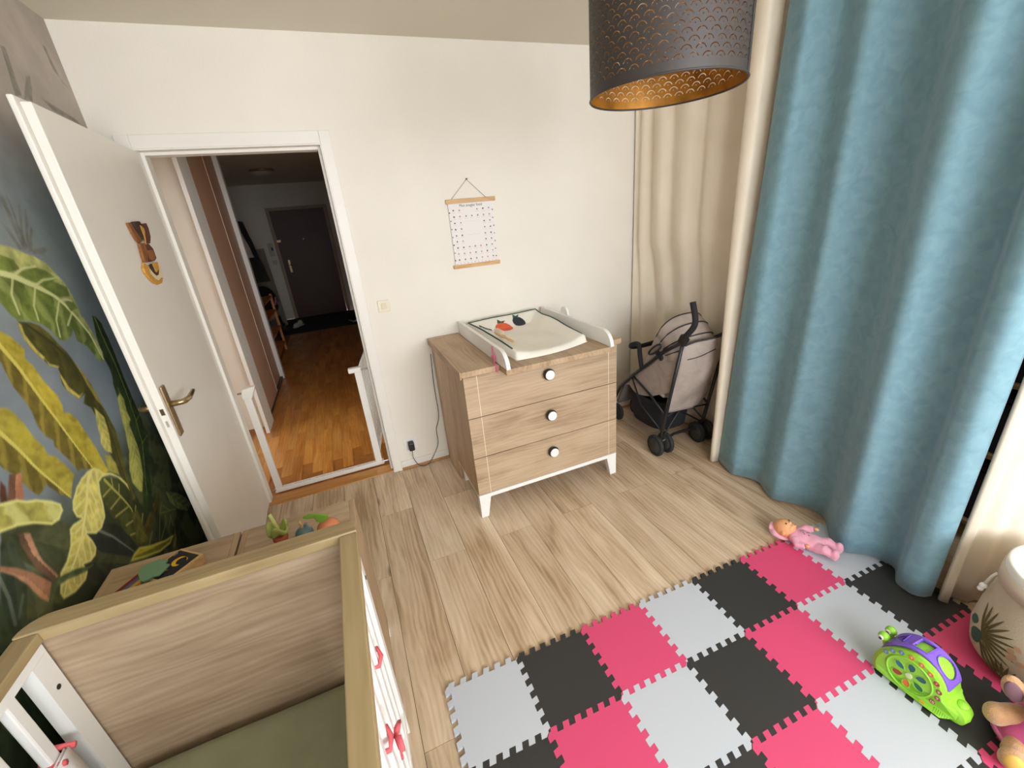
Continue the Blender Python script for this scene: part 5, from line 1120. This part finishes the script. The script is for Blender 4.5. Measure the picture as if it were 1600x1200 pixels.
# local: +x faces the viewer, z up, y across
M_tan = pm('plush_tan', (206, 160, 116), 1.0, var=0.10, vs=60, bump=0.8, bs=260, sheen=0.5); M_dress = pm('plush_dress', (212, 96, 150), 0.9, var=0.08, vs=30, sheen=0.3)
b_ = MB(); b_.ell((0, 0, 0.07), (0.055, 0.06, 0.07))
for sg in (1, -1):
    b_.tube([(0.0, sg*0.05, 0.10), (0.020, sg*0.080, 0.098), (0.030, sg*0.100, 0.088)], [0.026, 0.027, 0.028], 12)
    b_.ell((0.032, sg*0.106, 0.084), (0.030, 0.030, 0.036))
    b_.tube([(0.03, sg*0.04, 0.035), (0.10, sg*0.065, 0.032)], [0.032, 0.030], 12); b_.ell((0.125, sg*0.072, 0.042), (0.024, 0.030, 0.040))
b_.build('body', M_tan, pz, world=False, smooth=True, remesh=0.006)
h2 = MB(); h2.ell((0.01, 0, 0.185), (0.068, 0.078, 0.068)).ell((0.062, 0, 0.165), (0.036, 0.045, 0.034)); h2.build('head', M_tan, pz, world=False, smooth=True, remesh=0.006)
MB().ell((0.086, 0, 0.158), (0.022, 0.036, 0.026)).build('muzzle', pm('plush_white', (232, 224, 216), 1.0, sheen=0.4), pz, world=False, smooth=True)
MB().ell((0.110, 0, 0.170), (0.008, 0.012, 0.008)).build('nose', pm('nose_brown', (90, 60, 50), 0.5), pz, world=False, smooth=True)
for sg in (1, -1):
    MB().ell((0.064, sg*0.030, 0.198), (0.006, 0.008, 0.010)).build('eye', M_black, pz, world=False, smooth=True)
    MB().ell((0.066, sg*0.056, 0.160), (0.012, 0.016, 0.018)).build('cheek', pm('cheek_pink', (232, 124, 150), 0.9), pz, world=False, smooth=True)
    MB().ell((0.01, sg*0.092, 0.185), (0.016, 0.026, 0.046), Matrix.Rotation(-sg*0.35, 3, 'X')).build('ear', M_tan, pz, world=False, smooth=True)
    MB().ell((0.022, sg*0.094, 0.184), (0.007, 0.019, 0.035), Matrix.Rotation(-sg*0.35, 3, 'X')).build('inner_ear', pm('ear_plum', (128, 96, 104), 0.8), pz, world=False, smooth=True)
    MB().ell((0.136, sg*0.072, 0.044), (0.014, 0.022, 0.030)).build('foot_pad', pm('pad_yellow', (232, 186, 92), 0.8), pz, world=False, smooth=True)
MB().lathe([(0.102, 0.028), (0.085, 0.06), (0.066, 0.10), (0.050, 0.125), (0.040, 0.128)], 32, (0.004, 0, 0), cap=False).build('dress', M_dress, pz, world=False, smooth=True, solid=0.006)
MB().lathe([(0.104, 0.024), (0.105, 0.034), (0.100, 0.036)], 32, (0.004, 0, 0), cap=False).build('dress_hem', pm('hem_pink', (226, 120, 172), 0.9), pz, world=False, smooth=True, solid=0.004)
MB().lathe([(0.026, -0.004), (0.026, 0.008), (0.020, 0.012)], 24, (0.073, 0, 0.088), Matrix.Rotation(PI/2-0.35, 3, 'Y')).build('belly_badge', pm('badge_teal', (96, 168, 180), 0.5), pz, world=False, smooth=True)
MB().lathe([(0.017, 0.0), (0.017, 0.0155)], 24, (0.073, 0, 0.088), Matrix.Rotation(PI/2-0.35, 3, 'Y')).build('badge_face', pm('badge_white', (226, 228, 230), 0.4), pz, world=False)
MB().ell((0.0, -0.05, 0.243), (0.012, 0.030, 0.018)).ell((0.0, 0.01, 0.250), (0.012, 0.030, 0.018)).ell((0.0, -0.02, 0.247), (0.012, 0.012, 0.012)).build('hair_bow', pm('bow_lilac', (176, 140, 214), 0.8), pz, world=False, smooth=True)
MB().ell((-0.01, 0.045, 0.236), (0.030, 0.030, 0.024)).build('hair_tuft', pm('tuft_rose', (196, 96, 116), 0.9), pz, world=False, smooth=True)

# ================================================================== STROLLER
sr = thing('umbrella_stroller', 'folded-hood grey umbrella stroller with black frame and twin wheels', 'stroller', (2.85, -0.55, 0))
M_fr = pm('frame_black', (34, 34, 35), 0.4, var=0.05); M_gf = fabric('stroller_linen', (168, 154, 144), (184, 170, 160), 0.15, 12.0); M_tyre = pm('tyre', (40, 42, 42), 0.7); M_hub = pm('hub_dark', (50, 52, 50), 0.5)
def wheel(x, y, r=0.075):
    wv_ = MB().lathe([(r-0.022, -0.013), (r-0.006, -0.013), (r, -0.007), (r, 0.007), (r-0.006, 0.013), (r-0.022, 0.013)], 26, (x, y, r+0.0005), Matrix.Rotation(PI/2, 3, 'Y'), cap=False)
    o = wv_.build('wheel', M_tyre, sr, smooth=True)
    MB().lathe([(0.006, -0.017), (r-0.020, -0.012), (r-0.020, 0.012), (0.006, 0.017)], 26, (x, y, r+0.0005), Matrix.Rotation(PI/2, 3, 'Y')).build('hub', M_hub, o, smooth=True)
for xc_ in (2.672, 3.03):
    for dx in (-0.043, 0.043): wheel(xc_+dx, -0.735)
    MB().tube([(xc_-0.056, -0.735, 0.0755), (xc_+0.056, -0.735, 0.0755)], 0.007, 8).build('wheel_axle', M_fr, sr)
for xc_ in (2.695, 2.945):
    for dx in (-0.038, 0.038): wheel(xc_+dx, -0.16, 0.068)
    MB().tube([(xc_-0.05, -0.16, 0.0685), (xc_+0.05, -0.16, 0.0685)], 0.007, 8).build('wheel_axle', M_fr, sr)
for sx, xl, xf in ((-1, 2.672, 2.695), (1, 3.03, 2.945)):
    MB().tube([(xl, -0.735, 0.075), (xl, -0.737, 0.14), (xl, -0.80, 0.45), (xl, -0.884, 0.855)], [0.013, 0.012, 0.011, 0.011], 10).build('rear_leg', M_fr, sr, smooth=True)
    MB().tube([(xl, -0.888, 0.84), (xl, -0.74, 0.745), (xl, -0.578, 0.608), (xl, -0.41, 0.47), (xf, -0.243, 0.325), (xf, -0.17, 0.20), (xf, -0.16, 0.075)], [0.013]*7, 10).build('seat_tube', M_fr, sr, smooth=True)
    MB().tube(catmull([(xl, -0.868, 0.83), (xl, -0.905, 0.88), (xl, -0.950, 0.935), (xl, -0.960, 0.985), (xl, -0.932, 1.078)], 5), 0.017, 12).build('handle', pm('grip_foam', (30, 30, 31), 0.85), sr, smooth=True)
    MB().obox((xl, -0.882, 0.845), (0.034, 0.055, 0.06), Matrix.Rotation(0.5, 3, 'X')).build('joint', M_fr, sr, bevel=0.008)
    MB().obox((xl, -0.69, 0.70), (0.030, 0.07, 0.035), Matrix.Rotation(0.7, 3, 'X')).build('hood_clamp', M_fr, sr, bevel=0.008)
    MB().tube([(xl, -0.775, 0.30), (xl, -0.60, 0.40), (xl, -0.42, 0.475)], 0.008, 8).build('side_strut', M_fr, sr, smooth=True)
    MB().tube([(xl, -0.745, 0.17), (xl, -0.52, 0.28), (xl, -0.41, 0.465)], 0.006, 8).build('side_strut', M_fr, sr, smooth=True)
MB().tube([(2.672, -0.745, 0.10), (2.80, -0.715, 0.105), (2.90, -0.715, 0.105), (3.03, -0.745, 0.10)], 0.010, 8).build('rear_axle_bar', M_fr, sr, smooth=True)
MB().tube([(2.68, -0.755, 0.15), (2.85, -0.70, 0.27), (3.02, -0.775, 0.30)], 0.006, 8).build('cross_brace', M_fr, sr, smooth=True)
MB().tube([(3.02, -0.755, 0.15), (2.85, -0.69, 0.27), (2.68, -0.775, 0.30)], 0.006, 8).build('cross_brace', M_fr, sr, smooth=True)
MB().tube(catmull([(2.672, -0.515, 0.555), (2.665, -0.500, 0.66), (2.665, -0.485, 0.725), (2.675, -0.40, 0.70), (2.73, -0.33, 0.655), (2.85, -0.30, 0.635), (2.97, -0.33, 0.655), (3.02, -0.40, 0.70), (3.03, -0.49, 0.72), (3.03, -0.515, 0.555)], 4), 0.016, 10).build('bumper_bar', pm('grip_foam', (30, 30, 31), 0.85), sr, smooth=True)
# hood: quarter dome between the two sides
def hoodp(a, b, R=1.0):
    ph = math.radians(163-50*a)          # from behind (-y) over the top
    w_ = (b-0.5)*2; x = 2.851+0.178*w_; sh_ = (1-abs(w_)**2.6)**(1/2.2) if abs(w_) < 1 else 0.0
    r = (0.335+0.02*a)*R*(0.60+0.40*sh_)
    return (x, -0.560+r*math.cos(ph)*0.98, 0.615+r*math.sin(ph))
hood = MB().grid(lambda a, b: hoodp(a, b), 30, 24).build('hood', M_gf, sr, smooth=True, solid=0.004)
for a in (0.22, 0.45, 0.72, 0.985): MB().tube([hoodp(a, i/20, 1.012) for i in range(21)], 0.0045, 6).build('hood_seam', pm('piping_dark', (60, 54, 52), 0.8), hood, smooth=True)
for sg in (0.0, 1.0):
    sd_ = MB(); c0 = (2.851+0.178*(sg*2-1)*0.995, -0.545, 0.625); ring = [hoodp(i/24, sg*0.999+(0.0005 if sg == 0 else 0)) for i in range(25)]
    sd_.add([c0]+ring, [(0, 1+i, 2+i) for i in range(24)]); sd_.build('hood_side', M_gf, sr, solid=0.003)
# backrest hanging behind the seat
def backp(a, b):
    x = 2.692+0.335*a; w_ = 1-abs(2*a-1)**3
    zt_, zb_ = 0.80+0.02*w_, 0.315-0.03*w_
    z = zt_+(zb_-zt_)*b; y = -0.872+0.14*b-0.035*math.sin(PI*min(1, b*1.15))*w_+0.006*math.sin(9*a+11*b)-0.02*(1-b)*w_
    return (x, y, z)
bk = MB().grid(backp, 22, 26).build('backrest', M_gf, sr, smooth=True, solid=0.006)
MB().tube([tuple(Vector(backp(0.10+0.62*i/16, 0.20-0.05*i/16))+Vector((0, -0.005, 0))) for i in range(17)], 0.003, 6).build('seam', pm('piping_dark', (60, 54, 52), 0.8), bk)
MB().tube([tuple(Vector(backp(0.01+0.98*i/20, 0.0))+Vector((0, -0.004, 0.004))) for i in range(21)], 0.006, 6).build('top_binding', pm('piping_dark', (60, 54, 52), 0.8), bk)
def seatp(a, b): return (2.69+0.34*a, -0.72+0.44*b, 0.42-0.03*math.sin(PI*a)+0.02*math.sin(5*b)-0.10*max(0, b-0.7))
MB().grid(seatp, 10, 12).build('seat', M_gf, sr, smooth=True, solid=0.02)
for xl in (2.688, 3.018):
    P = [(-0.83, 0.72), (-0.72, 0.70), (-0.56, 0.575), (-0.42, 0.455), (-0.36, 0.40), (-0.44, 0.345), (-0.58, 0.37), (-0.70, 0.43), (-0.80, 0.50)]
    MB().prism([tuple(p) for p in catmull(P+[P[0]], 3)][:-1], lambda a, b_, t_: (xl+t_, a, b_), -0.004, 0.004).build('side_flap', M_gf, sr, bevel=0.002)
def legp(a, b): return (2.70+0.30*a, -0.30+0.10*b, 0.375-0.20*b)
MB().grid(legp, 6, 8).build('leg_rest', pm('legrest_grey', (110, 104, 100), 0.9), sr, smooth=True, solid=0.02)
MB().tube([(2.655, -0.66+0.035*math.cos(2*PI*i/20)*1.6, 0.735+0.022*math.sin(2*PI*i/20)+0.05*math.cos(2*PI*i/20)*-0.8) for i in range(20)], 0.007, 6, closed=True).build('hood_loop', M_fr, sr, smooth=True)
def bskt(a, b):
    th = 2*PI*a; return (2.85+(0.14+0.02*b)*math.copysign(abs(math.cos(th))**0.6, math.cos(th)), -0.50+(0.17+0.03*b)*math.copysign(abs(math.sin(th))**0.6, math.sin(th)), 0.125+0.22*b)
mbk = MB().grid(bskt, 36, 6); mbk.add([(2.85, -0.5, 0.125)], []); n_ = len(mbk.v)-1
for i in range(36): mbk.f.append((i*7, (i+1)*7, n_))
mbk.build('under_basket', pm('basket_black', (30, 30, 33), 0.95, var=0.15), sr, smooth=True, solid=0.003)
